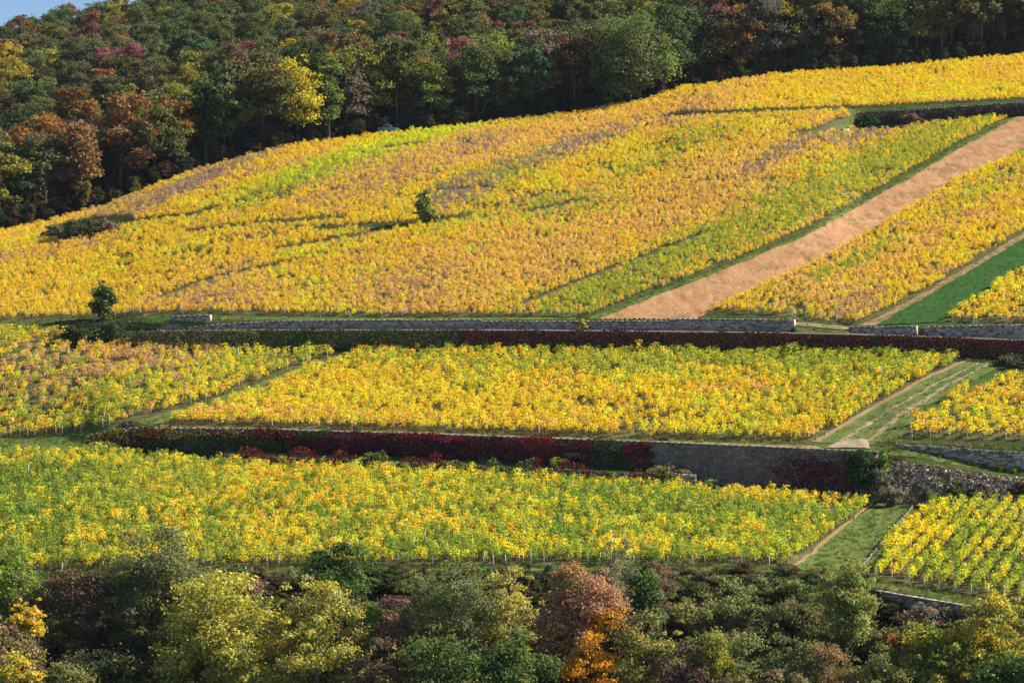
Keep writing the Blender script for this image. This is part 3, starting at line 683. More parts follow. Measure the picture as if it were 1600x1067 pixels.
def nth(k): return '%d%s' % (k, 'th' if 10 <= k % 100 <= 20 else {1: 'st', 2: 'nd', 3: 'rd'}.get(k % 10, 'th'))
# the 300 that show largest stand as plants of their own; the rest of each plot is one mass
cand = []
for a in ALLV:
    if a['key'] not in ('bottomright', 'lower'): continue
    ok = (a['px'] > 2) & (a['px'] < 1598)
    if a['key'] == 'lower': ok &= (a['px'] > 1050)
    for i in np.where(ok)[0]: cand.append((a['pos'][i, 1], a, i))
cand.sort(key=lambda q: q[0]); used = {}
for d, a, i in cand[:300]:
    used.setdefault(a['key'], set()).add(i); p = a['pos'][i]
    fol, stm = vine_parts[a['var'][i]]
    rws = np.unique(a['row']); ri = int(np.searchsorted(rws, a['row'][i])); same = a['row'] == a['row'][i]; pi = int((a['pos'][same, 1] < d).sum()) + 1
    cc = a['col'][i]; cn = 'green' if cc[0] < cc[1] * .85 else ('lime' if cc[0] < cc[1] * 1.02 else ('yellow' if cc[0] < cc[1] * 1.3 else 'golden'))
    lab = '%s grapevine, %s row from the stone kerb, %s plant up from the front' % (cn, nth(ri + 1), nth(pi)) if a['key'] == 'bottomright' else '%s grapevine, %s row left of the mown path, %s plant from the front' % (cn, nth(len(rws) - ri), nth(pi))
    g = thing('grapevine', lab, 'grapevine', p, group='grapevines of the ' + ('bottom right rows' if a['key'] == 'bottomright' else 'lower field'))
    g.rotation_euler = a['rot'][i]; g.scale = a['scl'][i]
    link('foliage', fol, g, color=a['col'][i]); link('stem', stm, g)
for a in ALLV:
    k = np.ones(len(a['pos']), bool)
    if a['key'] in used: k[list(used[a['key']])] = False
    lab = a['label'].replace('grapevine', 'grapevine rows', 1)
    if a['key'] in used: lab = lab.replace('rows rows', 'rows') + ', behind the front ones'
    scatter('vine_rows', a['pos'][k], a['rot'][k], a['scl'][k], a['var'][k], a['col'][k], VG, lab, 'vineyard')
print('vines', sum(len(a['pos']) for a in ALLV))

# stakes
pv, pf = boxes(np.array([[0, 0, .5]]), np.array([[.034, .034, .55]]), np.array([[1., 0]]), np.random.default_rng(1), .05)
post_me = make_mesh('stake', pv, [pf], [POSTM])
pr_ = np.random.default_rng(77)
vis = [p for p in posts_spec if -5 < CX + F * p[0] / p[1] < 1605]
pr_.shuffle(vis)
vis = vis[:290]
for (x, y, h, lab, a) in vis:
    same = sorted(CX + F * q[0] / q[1] for q in vis if q[3] == lab); k = same.index(CX + F * x / y) + 1
    o = link('vine_stake', post_me, None, (x, y, float(ground(x, y))), 0, lab + ', %s from left' % nth(k), 'stake', 'vineyard stakes')
    o.rotation_euler = (pr_.normal(0, .10), pr_.normal(0, .10), pr_.uniform(0, 3)); o.scale = (1, 1, float(h))

# ------------------------------------------------------------------ hedges and creeper on the walls
CRIM, WINE, IVY, OLV, DKG, BRAM = (.28, .02, .035), (.10, .014, .026), (.035, .085, .025), (.20, .18, .04), (.05, .075, .027), (.15, .17, .06)
MAUV, RUST, PALEY, TWIG = (.20, .12, .095), (.42, .17, .06), (.62, .52, .14), (.22, .18, .15)
def palette(names_w, n, r):
    c = np.array([a for a, _ in names_w]); q = np.array([b for _, b in names_w], float)
    return c[r.choice(len(c), n, p=q / q.sum())]
def face_plant(name, label, cat, pts, zlo, zhi, depth, per_m2, size, colf, seed, group=None, mask=None, part='foliage'):
    """leaves clothing a wall or standing as a clipped hedge along a path; pts (px, depth, top row)"""
    t, X, Y, T, B = wall_path(pts); B = B + .2
    r = np.random.default_rng(seed); L = t[-1]; H = (T - B).mean(); n = int(L * max(H, .6) * per_m2)
    s = r.random(n) * L; x = np.interp(s, t, X); y = np.interp(s, t, Y); tp = np.interp(s, t, T); bt = np.interp(s, t, B)
    lump = vnoise(s, s * 0, 1.6, seed); h = zlo + (zhi - zlo) * r.random(n) ** .9
    z = bt + (tp - bt) * h + (lump - .4) * .35 * (h > .8)
    bul = depth * (.25 + .75 * r.random(n)) * (.45 + .9 * vnoise(s, z * 1.3, 1.1, seed + 1)) * np.sin(np.clip(h, 0.05, 1) * math.pi * .5 + .5).clip(.3, 1)
    k = np.interp(s, t, np.arange(len(t))).astype(int).clip(0, len(t) - 2); dx = X[k + 1] - X[k]; dy = Y[k + 1] - Y[k]; dl = np.hypot(dx, dy)
    nx, ny = dy / dl, -dx / dl
    c = np.stack([x + nx * bul, y + ny * bul, z], 1)
    px = CX + F * x / y
    if mask: q = r.random(n) < mask(px, h, s); c, px, h, s, nx, ny = c[q], px[q], h[q], s[q], nx[q], ny[q]; n = len(px)
    col = colf(px, h, s, r)
    nr = np.stack([nx, ny, np.full(n, .35)], 1) + unit(r, n) * .7
    v, f = leaves(c, nr, size, r)
    o0 = np.array([X[len(X) // 2], Y[len(X) // 2], B[len(X) // 2]])
    th = thing(name, label, cat, o0, group=group)
    link(part, make_mesh(part, v - o0, [f], [LEAF], {'lcol': np.repeat(jitter_col(col, r, .12, .3), 4, 0)}), th, kind='stuff', color=(1, 1, 1))
    return th

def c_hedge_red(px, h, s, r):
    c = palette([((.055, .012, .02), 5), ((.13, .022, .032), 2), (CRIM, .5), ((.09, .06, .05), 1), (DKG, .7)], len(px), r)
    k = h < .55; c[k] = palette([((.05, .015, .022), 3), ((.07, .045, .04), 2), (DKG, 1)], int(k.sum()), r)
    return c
def c_hedge_green(px, h, s, r):
    return palette([((.13, .14, .06), 4), (DKG, 1.5), ((.20, .17, .09), 1.2), (TWIG, .6)], len(px), r)
D11f = lambda p: D11(p) - .75
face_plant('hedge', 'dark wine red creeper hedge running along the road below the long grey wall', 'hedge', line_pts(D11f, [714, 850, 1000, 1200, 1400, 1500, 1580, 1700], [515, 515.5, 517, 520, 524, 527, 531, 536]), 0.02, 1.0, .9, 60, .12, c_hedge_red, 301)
face_plant('hedge', 'grey green bushy hedge at the left end of the road, sloping down to the left', 'hedge', line_pts(D11f, [193, 260, 330, 408], [519, 517, 516, 516]), 0.02, 1.06, 1.5, 60, .13, c_hedge_green, 302)
face_plant('hedge', 'dark green hedge stretch between the grey green hedge and the red hedge', 'hedge', line_pts(D11f, [408, 500, 600, 716], [517, 516, 516, 514.5]), 0.02, 1.05, 1.2, 60, .13,
           lambda px, h, s, r: palette([(DKG, 4), ((.10, .12, .045), 2.5), (MAUV, .6)], len(px), r), 303)
face_plant('hedge', 'dark shaded thicket along the road bank under the lone evergreen', 'hedge', line_pts(lambda p: D11(p) + 1.8, [94, 130, 180, 215, 250], [507, 503, 502, 506, 512]), 0.0, .95, .7, 55, .14,
           lambda px, h, s, r: palette([(DKG, 3), ((.06, .05, .04), 2), ((.10, .12, .05), 1)], len(px), r), 304)
face_plant('hedge', 'dark brown bare hedge clothing the high retaining wall at the upper right', 'hedge', [(p, DM(p) - .35, r) for p, r in [(1340, 177), (1400, 172.5), (1500, 166.5), (1600, 160.5), (1680, 155)]], 0.0, .98, .7, 40, .16,
           lambda px, h, s, r: palette([((.07, .05, .04), 4), ((.11, .085, .06), 2), (DKG, .8)], len(px), r), 305)
W1f = lambda p: D5(p) + 2.55
def c_creeper(px, h, s, r):
    n = len(px); c = palette([(WINE, 5), (CRIM, .9), ((.075, .03, .03), 1.5), (DKG, 1)], n, r)
    left = (r.random(n) < (1 - sstep(300, 480, px)) * .85) & ~((px > 205) & (px < 245) & (r.random(n) < .6))
    c[left] = palette([((.34, .30, .06), 2.5), ((.17, .17, .045), 2), (DKG, .8), (CRIM, .25)], int(left.sum()), r)
    g = vnoise(s, h * 3, 4.0, 77) > .69; g &= r.random(n) < .85
    c[g] = palette([(IVY, 2), ((.06, .12, .03), 1)], int(g.sum()), r)
    hot = (vnoise(s, h * 4, 1.8, 78) > .66) & (r.random(n) < .7) & (px > 220); c[hot & ~g] = palette([(CRIM, 2), ((.20, .02, .035), 2)], int((hot & ~g).sum()), r)
    return c
face_plant('creeper', 'crimson and olive creeper covering the tall terrace wall under the middle vineyard', 'creeper', [(p, W1f(p), r) for p, r in [(136, 681), (200, 669), (400, 671), (700, 680), (1036, 692)]], 0.0, 1.10, .95, 85, .12, c_creeper, 311,
           mask=lambda px, h, s: ((vnoise(s, h * 3.5, 1.6, 16) > .1) & (h < .86 + .3 * vnoise(s, s * 0, 1.3, 17)) & (px < 1036 - 26 * vnoise(h * 4, h, .5, 18))).astype(float))
face_plant('creeper', 'thin wine red creeper fanned over the bare grey end of the terrace wall', 'creeper', [(p, W1f(p), r) for p, r in [(1185, 699), (1260, 702), (1342, 706)]], 0.05, .93, .16, 150, .075,
           lambda px, h, s, r: palette([(WINE, 4), ((.17, .02, .045), 2), (MAUV, 1)], len(px), r), 312,
           mask=lambda px, h, s: np.exp(-(((px - 1285) / 66) ** 2 + ((h - .42) / .42) ** 2) ** 1.3) * (.55 + .9 * vnoise(s * 1.0, h * 5, 1.1, 8)))
face_plant('creeper', 'sparse grey creeper stems spread over the bare stretch of terrace wall', 'creeper', [(p, W1f(p), r) for p, r in [(1042, 693), (1120, 696), (1250, 701)]], 0.02, 1.0, .06, 16, .07,
           lambda px, h, s, r: palette([(TWIG, 3), (MAUV, 2), (DKG, 1)], len(px), r), 313)
def c_ledge(px, h, s, r):
    n = len(px); c = palette([(CRIM, 1.2), (WINE, 1.6), (DKG, 1.2), ((.14, .15, .05), 1.2)], n, r)
    m = vnoise(s, s * 0, 5.0, 79); k = m > .55; c[k] = palette([((.20, .025, .036), 3), (WINE, 2), ((.15, .13, .05), 1.2)], int(k.sum()), r)
    k = m < .36; c[k] = palette([((.17, .19, .06), 3), (DKG, 2), ((.24, .22, .10), 1)], int(k.sum()), r); return c
face_plant('creeper', 'red creeper and green bramble tumbling over the low ledge below the creeper wall', 'creeper', [(p, D5(p) - .3, r) for p, r in [(338, 711), (420, 710), (600, 717), (800, 727), (1000, 737), (1060, 740)]], 0.0, 1.65, 1.1, 80, .12, c_ledge, 314, mask=lambda px, h, s: (h < .5 + 1.2 * vnoise(s, s * 0, 1.7, 15)).astype(float))

# ------------------------------------------------------------------ bushes and trees
def crown_lobes(r, rx, rz, zc, n, fill=.62, rad=(.26, .42), ry=None):
    d = unit(r, n); q = (r.random(n) ** .45)[:, None] * fill
    c = d * q * np.array([rx, ry or rx, rz]); c[:, 2] += zc
    return np.concatenate([c, (min(rx, rz) * r.uniform(*rad, n))[:, None]], 1)

def skeleton(r, h, r0, lobes, bend=.06, nl=9, k=6):
    """tapered trunk with limbs out to some of the lobes"""
    zt = np.linspace(-.4, h * .8, 7); b = r.normal(0, bend * h, 2)
    tp = np.stack([b[0] * (zt / h) ** 2, b[1] * (zt / h) ** 2, zt], 1)
    parts = [tube(tp, r0 * np.linspace(1.15, .25, 7), k)]
    lo = np.asarray(lobes)
    for i in r.permutation(len(lo))[:nl]:
        e = lo[i, :3] + (lo[i, :3] - [0, 0, h * .4]) * .12; s = r.uniform(.25, .65); st = np.array([np.interp(s * h * .8, zt, tp[:, 0]), np.interp(s * h * .8, zt, tp[:, 1]), s * h * .8])
        if st[2] > e[2]: st = tp[2]
        mid = st * .5 + e * .5 + r.normal(0, .04 * h, 3)
        parts.append(tube([st, mid, e], r0 * np.array([.45, .28, .08]), 4))
    return parts

def twigs(r, lobes, n, length, rad=.02):
    lo = np.asarray(lobes); k = r.integers(0, len(lo), n); d = unit(r, n); d[:, 2] = np.abs(d[:, 2]) * .9 + .1
    out = []
    for i in range(n):
        c = lo[k[i]]; a = c[:3] - d[i] * c[3] * .3; e = c[:3] + d[i] * c[3] * 1.15 * length
        out.append(tube([a, (a + e) / 2 + r.normal(0, .12 * c[3], 3), e], [rad, rad * .7, rad * .35], 3))
    return out

def plant(name, label, cat, px, d, top_row, width, pal, seed, nleaf=5000, size=.13, nl=18, base=.25, flat=1.0, pal2=None, p2=None, twig=0, bark=None, group=None, fill=.86, rad=(.26, .42), trunk=True, sink=.3, out=.75, tall=1.3, foot=None):
    """one bush or tree: width in photo pixels, top at a photo row; its foot is on the hillside at depth d"""
    r = np.random.default_rng(seed)
    if foot: d = float(unproject([px], [foot])[0, 1])
    nleaf = int(nleaf * 2.0); nl = int(nl * 1.7); size *= .9; x = (px - CX) / F * d; z0 = float(ground(x, d)); zt = (HZ - top_row) / F * d
    h = max(zt - z0, .8); rx = width / F * d / 2
    if d < 232: rx *= 1.1; size *= 1.1
    zb = max(h * base, h - 2 * tall * rx); rz = (h - zb) / 2; zc = zb + rz
    lob = crown_lobes(r, rx, rz, zc, nl, fill, rad); lob[:, 3] = lob[:, 3].clip(rx * .25, rx * .55)
    pal = [(tuple(min(.95, q * (1.5 - .75 * q)) for q in a), b) for a, b in pal]
    lob[:, 2] = zc + (lob[:, 2] - zc) * 1.12
    sm = crown_lobes(r, rx * 1.05, rz * 1.1, zc, nl, 1.0, (.07, .14)); sm[:, 3] = sm[:, 3].clip(rx * .07, rx * .2); lob = np.concatenate([lob, sm]); nl = len(lob)
    v, f, k, c = cloud(lob, nleaf, size, r, out=out)
    lc = palette(pal, nl, r); col = lc[k]
    own = r.random(nleaf) < .35; col[own] = palette(pal, int(own.sum()), r)
    if pal2:
        q = np.stack([c[:, 0] / rx, (c[:, 2] - zc) / rz], 1); m = r.random(nleaf) < p2(q[:, 0], q[:, 1], lob[k]); col[m] = palette(pal2, int(m.sum()), r)
    th = thing(name, label, cat, (x, d, z0 - sink), group=group)
    link('crown', make_mesh('crown', v, [f], [LEAF], {'lcol': np.repeat(jitter_col(col, r, .10, .24), 4, 0)}), th, color=(1, 1, 1))
    if trunk:
        sk = skeleton(r, h, max(.06, h * .016), lob, nl=min(nl, 12)); V, P = merge(sk)
        link('trunk', make_mesh('trunk', V, P, [bark or BARK]), th)
    if twig:
        V, P = merge(twigs(r, lob, twig, 1.0)); link('twigs', make_mesh('twigs', V, P, [bark or GREYBARK]), th, kind='stuff')
    return th

OLIVE, GREYG, MIDG, BRIG, YOL, DOL = (.17, .18, .055), (.15, .165, .085), (.10, .16, .04), (.20, .30, .05), (.50, .45, .08), (.11, .115, .045)
GOLDL, ORNG, PINKB, DKBR = (.70, .44, .05), (.82, .42, .08), (.42, .22, .14), (.12, .075, .055)
def gy(*a): return a
FG = [  # name, label, category, px, depth, top row, width, palette, kwargs
 ('tree', 'tall bright green tree cut by the left edge of the photo', 'tree', 8, 214, 846, 100, [(BRIG, 3), (OLIVE, 2), (MIDG, 1)], dict(nleaf=7000)),
 ('shrub', 'golden orange shrub near the left edge between the green tree and the dark brown shrub', 'shrub', 44, 207, 928, 52, [(GOLDL, 3), (ORNG, 1), (YOL, 1)], dict(nleaf=3000)),
 ('shrub', 'mauve brown half bare shrub in the bottom left corner', 'shrub', 14, 203, 945, 95, [(MAUV, 3), (PINKB, 1), (OLIVE, 1.5)], dict(nleaf=3500, twig=90)),
 ('shrub', 'small yellow bush at the very bottom left, below the mauve shrub', 'shrub', 28, 199, 1010, 70, [(YOL, 2), (GOLDL, 1.4), (OLIVE, 1)], dict(nleaf=3500)),
 ('shrub', 'dark brown shrub with yellow green tips left of the large grey green tree', 'shrub', 112, 214, 893, 130, [(DKBR, 3), (MAUV, 2), (DOL, 2)], dict(nleaf=5000, pal2=[(OLIVE, 2), (YOL, .6)], p2=lambda x, z, l: .8 * (z < -.05) * (x < .3), twig=60)),
 ('shrub', 'pale olive bush at the bottom edge below the dark hollow', 'shrub', 92, 200, 1032, 100, [(OLIVE, 3), (YOL, 1), (GREYG, 1)], dict(nleaf=4500)),
 ('tree', 'large rounded grey green tree overlapping the lower vineyard at the left', 'tree', 238, 216, 826, 165, [(GREYG, 4), (OLIVE, 2.5), (DOL, 1.5)], dict(nleaf=15000, size=.115, nl=30, base=.12)),
 ('shrub', 'low dark green bush in the shade at the foot of the grey green tree', 'shrub', 160, 204, 1004, 140, [(DKG, 3), (DOL, 2), (DKBR, 1)], dict(nleaf=6000, base=.05)),  # palette darkened to paint in the shade of the hollow
 ('tree', 'big olive yellow tree with golden green clumps, third from the left at the bottom', 'tree', 345, 208, 896, 205, [(YOL, 3.4), ((.36, .36, .07), 2.4), (OLIVE, 1.6), ((.62, .50, .09), 1.2)], dict(nleaf=16000, size=.135, nl=34, base=.08, rad=(.18, .32))),
 ('shrub', 'mauve bare topped shrub behind the two olive yellow trees', 'shrub', 392, 218, 895, 70, [(MAUV, 3), (PINKB, 1)], dict(nleaf=1400, twig=220, size=.09)),
 ('tree', 'pale olive yellow tree with thin grey branches showing, right of the bigger one', 'tree', 497, 207, 902, 160, [(YOL, 3), ((.46, .40, .12), 2), (OLIVE, 1.4)], dict(nleaf=8500, size=.125, nl=28, base=.10, rad=(.17, .3), twig=160, bark=GREYBARK)),
 ('tree', 'dark green round tree behind and right of the pale olive tree, against the vines', 'tree', 530, 219, 850, 120, [(MIDG, 3), (DKG, 2), (OLIVE, 1.2)], dict(nleaf=8000, nl=24, size=.12)),
 ('shrub', 'fresh green shrub beside the mauve pink bush', 'shrub', 585, 210, 930, 78, [(BRIG, 3), (MIDG, 2)], dict(nleaf=4000, base=.05)),
 ('shrub', 'dusty mauve pink bush between the fresh green shrub and the thorny green tree', 'shrub', 618, 209, 922, 72, [(MAUV, 3), (PINKB, 2)], dict(nleaf=3600, size=.09, base=.1, twig=60)),
 ('tree', 'wide grey green thorny tree left of the pale yellow thin tree', 'tree', 700, 211, 876, 165, [(GREYG, 3), (OLIVE, 3), (MIDG, 1.5)], dict(nleaf=11000, nl=32, rad=(.17, .3), base=.1, twig=140, bark=GREYBARK, size=.11)),
 ('tree', 'thin pale yellow tree with bare grey branches left of the orange tree', 'tree', 795, 213, 882, 95, [(PALEY, 3), (YOL, 2), (OLIVE, .8)], dict(nleaf=3600, nl=24, rad=(.16, .3), base=.05, twig=220, tall=1.5, bark=GREYBARK, size=.10)),
 ('shrub', 'deep green bush at the bottom left of the orange tree', 'shrub', 810, 202, 985, 125, [(MIDG, 3), (DKG, 2.4), (OLIVE, .8)], dict(nleaf=8000, base=.03, nl=26)),
 ('shrub', 'green bush with yellowish tips at the bottom below the thorny tree', 'shrub', 690, 200, 990, 150, [(MIDG, 2), (OLIVE, 2.4), (DKG, 1.5)], dict(nleaf=8000, base=.03, nl=26, pal2=[(YOL, 1), (GOLDL, .7)], p2=lambda x, z, l: .5 * (z < .2) * (x < .1))),
 ('shrub', 'dark brown and amber bush at the bottom edge left of the green bushes', 'shrub', 600, 201, 1000, 110, [(DKBR, 2), (DOL, 2), (YOL, .8)], dict(nleaf=4500, base=.03, twig=60)),
 ('tree', 'pinkish brown tree turning bright orange at its lower right', 'tree', 912, 209, 866, 132, [(PINKB, 4), ((.38, .21, .10), 2), (OLIVE, .8)], dict(nleaf=11500, nl=34, rad=(.2, .34), base=.04, size=.125, tall=1.55, twig=70, pal2=[(ORNG, 2), (GOLDL, 2.6)], p2=lambda x, z, l: .93 * (x * .75 - z * .8 > .02) * (z < .3))),
 ('tree', 'ivy grown grey green tree just right of the orange tree', 'tree', 1000, 213, 878, 78, [(GREYG, 2.6), (IVY, 2), (MIDG, 1.4)], dict(nleaf=5500, nl=22, base=.02, tall=1.7, twig=80, bark=GREYBARK)),
 ('tree', 'slender nearly bare grey tree standing against the vines above the orange tree', 'tree', 962, 217, 812, 62, [((.30, .29, .12), 2), (GREYG, 2)], dict(nleaf=1500, nl=18, base=.25, twig=260, tall=2.2, bark=GREYBARK, size=.09, rad=(.2, .36))),
 ('shrub', 'bare mauve stemmed shrub right of the ivy grown tree', 'shrub', 1032, 214, 872, 55, [(MAUV, 3), (OLIVE, 1.4)], dict(nleaf=1700, twig=200, size=.085)),
 ('shrub', 'olive yellow loose bush at the right foot of the orange tree', 'shrub', 1018, 206, 948, 120, [(OLIVE, 3), ((.36, .33, .07), 2), (MAUV, .8)], dict(nleaf=6000, base=.03, nl=24, twig=60)),
 ('shrub', 'dark brown bramble mound left of the rounded yellow green bush', 'shrub', 1062, 201, 1000, 110, [(DKBR, 3), (MAUV, 1.6), (DOL, 1)], dict(nleaf=5000, base=.03, twig=80, trunk=False)),
 ('shrub', 'smooth rounded yellow green bush at the bottom edge', 'shrub', 1108, 202, 986, 62, [((.30, .30, .045), 3), (OLIVE, 1)], dict(nleaf=6500, size=.085, base=.02, nl=16, trunk=False)),
 ('shrub', 'grey brown low bush at the bottom edge right of the rounded yellow bush', 'shrub', 1158, 198, 1036, 85, [(OLIVE, 2), (MAUV, 1.4), (GREYG, 1)], dict(nleaf=3500, base=.02, trunk=False)),
 ('tree', 'slim light leaved poplar sapling standing in front of the grass path', 'tree', 1324, 212, 856, 84, [((.26, .27, .08), 3), ((.42, .40, .12), 1.3), (MIDG, 1.4)], dict(nleaf=7500, nl=34, rad=(.26, .42), base=.08, size=.12, tall=1.9, twig=40, bark=GREYBARK)),
 ('shrub', 'rust brown feathery bush below the poplar sapling', 'shrub', 1300, 202, 1003, 95, [((.26, .15, .08), 2.4), ((.30, .20, .13), 1.4), (OLIVE, 1.8)], dict(nleaf=5000, base=.03, size=.10, twig=50)),
 ('tree', 'yellow green leafy tree at the bottom right, left of the dark green one', 'tree', 1462, 205, 972, 150, [((.42, .42, .06), 3), (OLIVE, 2), (MIDG, 1.4), (GOLDL, .6)], dict(nleaf=9500, nl=30, rad=(.18, .32), base=.03)),
 ('tree', 'loose golden yellow tree overlapping the bottom right vine rows', 'tree', 1556, 205.5, 922, 115, [((.58, .46, .07), 3), (GOLDL, 1), (OLIVE, 1.6)], dict(nleaf=5200, nl=26, rad=(.18, .32), base=.06, twig=120, bark=GREYBARK)),
 ('shrub', 'deep green leafy bush in the bottom right corner', 'shrub', 1582, 198, 1012, 120, [(MIDG, 3), (DKG, 2), (BRIG, .8)], dict(nleaf=7000, base=.02, nl=24)),
 ('shrub', 'orange brown tipped bush behind the yellow green tree', 'shrub', 1440, 209, 972, 110, [(OLIVE, 2), (RUST, 1), (YOL, 1)], dict(nleaf=4000, base=.02, trunk=False)),
 ('shrub', 'grey dried grass and bramble clump under the low wall at the bottom right', 'shrub', 1455, 214, 940, 90, [(MAUV, 2), (GREYG, 2), (TWIG, 2)], dict(nleaf=3000, base=.02, trunk=False, twig=100)),
 # on the terraces
 ('tree', 'small dark evergreen tree standing alone beside the road at the left', 'tree', 161, 326.5, 438, 40, [(DKG, 3), (OLIVE, 1.6), ((.30, .27, .05), .5)], dict(nleaf=3200, size=.18, nl=22, base=.0, tall=2.2, foot=501, fill=.9, rad=(.4, .55))),
 ('tree', 'small lone green tree in the middle of the big hillside vineyard', 'tree', 661, 393, 294, 30, [((.14, .16, .045), 2), (MIDG, 1.6), (YOL, .5)], dict(nleaf=1900, size=.2, nl=16, base=.02, tall=2, foot=351, rad=(.36, .5))),
 ('shrub', 'light green round bush leaning on the lone hillside tree', 'shrub', 675, 392, 325, 26, [(OLIVE, 2), ((.3, .3, .06), 1)], dict(nleaf=1000, size=.18, nl=10, base=.02, trunk=False, foot=352)),
 ('shrub', 'dark ivy clump capping the right end of the terrace wall', 'shrub', 1342, 268.3, 698, 52, [(IVY, 3), (DKG, 2)], dict(nleaf=4200, size=.12, nl=20, base=.0, trunk=False)),
 ('shrub', 'bright green bush beside the ivy clump at the wall corner', 'shrub', 1379, 268.6, 706, 26, [(BRIG, 2), (MIDG, 2)], dict(nleaf=1800, size=.12, nl=12, base=.0, trunk=False)),
 ('shrub', 'thorny dark bush on top of the left end of the creeper wall', 'shrub', 205, 285, 664, 42, [((.09, .085, .06), 3), (DKG, 1.5)], dict(nleaf=1700, size=.11, nl=12, base=.0, trunk=False, twig=60)),
 ('shrub', 'pale dry shrubby scrub at the left end of the creeper wall', 'shrub', 160, 281, 690, 66, [((.20, .19, .08), 3), (GREYG, 2), (OLV, 1)], dict(nleaf=3200, size=.12, nl=16, base=.0, trunk=False)),
 ('shrub', 'bright yellow green sapling growing on the ledge below the creeper wall', 'shrub', 870, 272.5, 707, 22, [((.38, .40, .07), 3), (BRIG, 1)], dict(nleaf=900, size=.11, nl=10, base=.05)),
 ('shrub', 'dark green bush on the ledge near the middle of the creeper wall', 'shrub', 585, 275.8, 708, 46, [(DKG, 2), (MIDG, 1.6), ((.25, .22, .05), .6)], dict(nleaf=2000, size=.12, nl=12, base=.0, trunk=False)),
 ('shrub', 'olive bush on the ledge left of the yellow green sapling', 'shrub', 715, 274, 715, 60, [((.17, .17, .05), 2), (DKG, 1.5)], dict(nleaf=2200, size=.12, nl=14, base=.0, trunk=False)),
 ('shrub', 'dry grassy tuft on the ledge by the broken wall end', 'shrub', 1040, 270.6, 727, 70, [((.24, .21, .09), 3), (DKG, 1), (GREYG, 1)], dict(nleaf=2600, size=.11, nl=14, base=.0, trunk=False)),
 ('shrub', 'yellow leaved sapling on the grass bank above the rubble at the right', 'shrub', 1562, 269, 723, 17, [(GOLDL, 3), (YOL, 2)], dict(nleaf=500, size=.12, nl=8, base=.05)),
 ('shrub', 'lime green sapling right of the yellow one above the rubble', 'shrub', 1586, 268, 729, 20, [((.45, .46, .06), 3), (BRIG, 1)], dict(nleaf=700, size=.12, nl=8, base=.05)),
 ('shrub', 'small yellow bush sprouting from the top of the long grey wall', 'shrub', 911, 322.2, 496, 15, [((.55, .44, .07), 3), (OLIVE, 1)], dict(nleaf=500, size=.12, nl=8, base=.02, trunk=False)),
 ('shrub', 'dark spreading bush under the lone evergreen on the road bank', 'shrub', 178, 325.5, 500, 60, [(DKG, 3), ((.07, .07, .045), 2)], dict(nleaf=3200, size=.15, nl=18, base=.0, trunk=False)),
 ('shrub', 'dark thicket on the bank left of the lone evergreen', 'shrub', 120, 324.8, 504, 44, [((.07, .065, .05), 2), (DKG, 2)], dict(nleaf=2600, size=.15, nl=16, base=.0, trunk=False)),
 ('shrub', 'grey brown scrub on the grass bank at the right end of the red hedge', 'shrub', 1582, 309, 552, 64, [((.14, .13, .07), 2), (DKG, 1.5), (MAUV, .6)], dict(nleaf=2400, size=.14, nl=14, base=.0, trunk=False)),
 ('shrub', 'dark thorn thicket in the dip on the left of the hillside vineyard', 'shrub', 122, 410, 343, 78, [((.07, .07, .04), 3), (DKG, 2)], dict(nleaf=2600, size=.2, nl=18, base=.0, trunk=False, foot=374)),
 ('shrub', 'brown leafless scrub right of the dark thorn thicket', 'shrub', 172, 413, 338, 40, [((.22, .17, .10), 3), (MAUV, 1)], dict(nleaf=1200, size=.18, nl=12, base=.0, trunk=False, foot=366)),
 ('shrub', 'grey green scrub left of the dark thorn thicket', 'shrub', 84, 409, 352, 44, [((.17, .18, .08), 3), (DKG, 1)], dict(nleaf=1200, size=.18, nl=12, base=.0, trunk=False, foot=375)),
 ('shrub', 'dark green ivy bush at the left end of the high retaining wall', 'shrub', 1352, 465, 178, 40, [(DKG, 3), (IVY, 2)], dict(nleaf=2200, size=.2, nl=14, base=.0, trunk=False)),
 ('shrub', 'brown bare bush hanging before the high retaining wall', 'shrub', 1420, 466, 171, 44, [((.15, .11, .08), 3), (MAUV, 2)], dict(nleaf=1800, size=.17, nl=14, base=.0, trunk=False)),
]
for i, (nm, lab, cat, px, d, tr, wd, pal, kw) in enumerate(FG):
    plant(nm, lab, cat, px, d, tr, wd, pal, 500 + i, **kw)

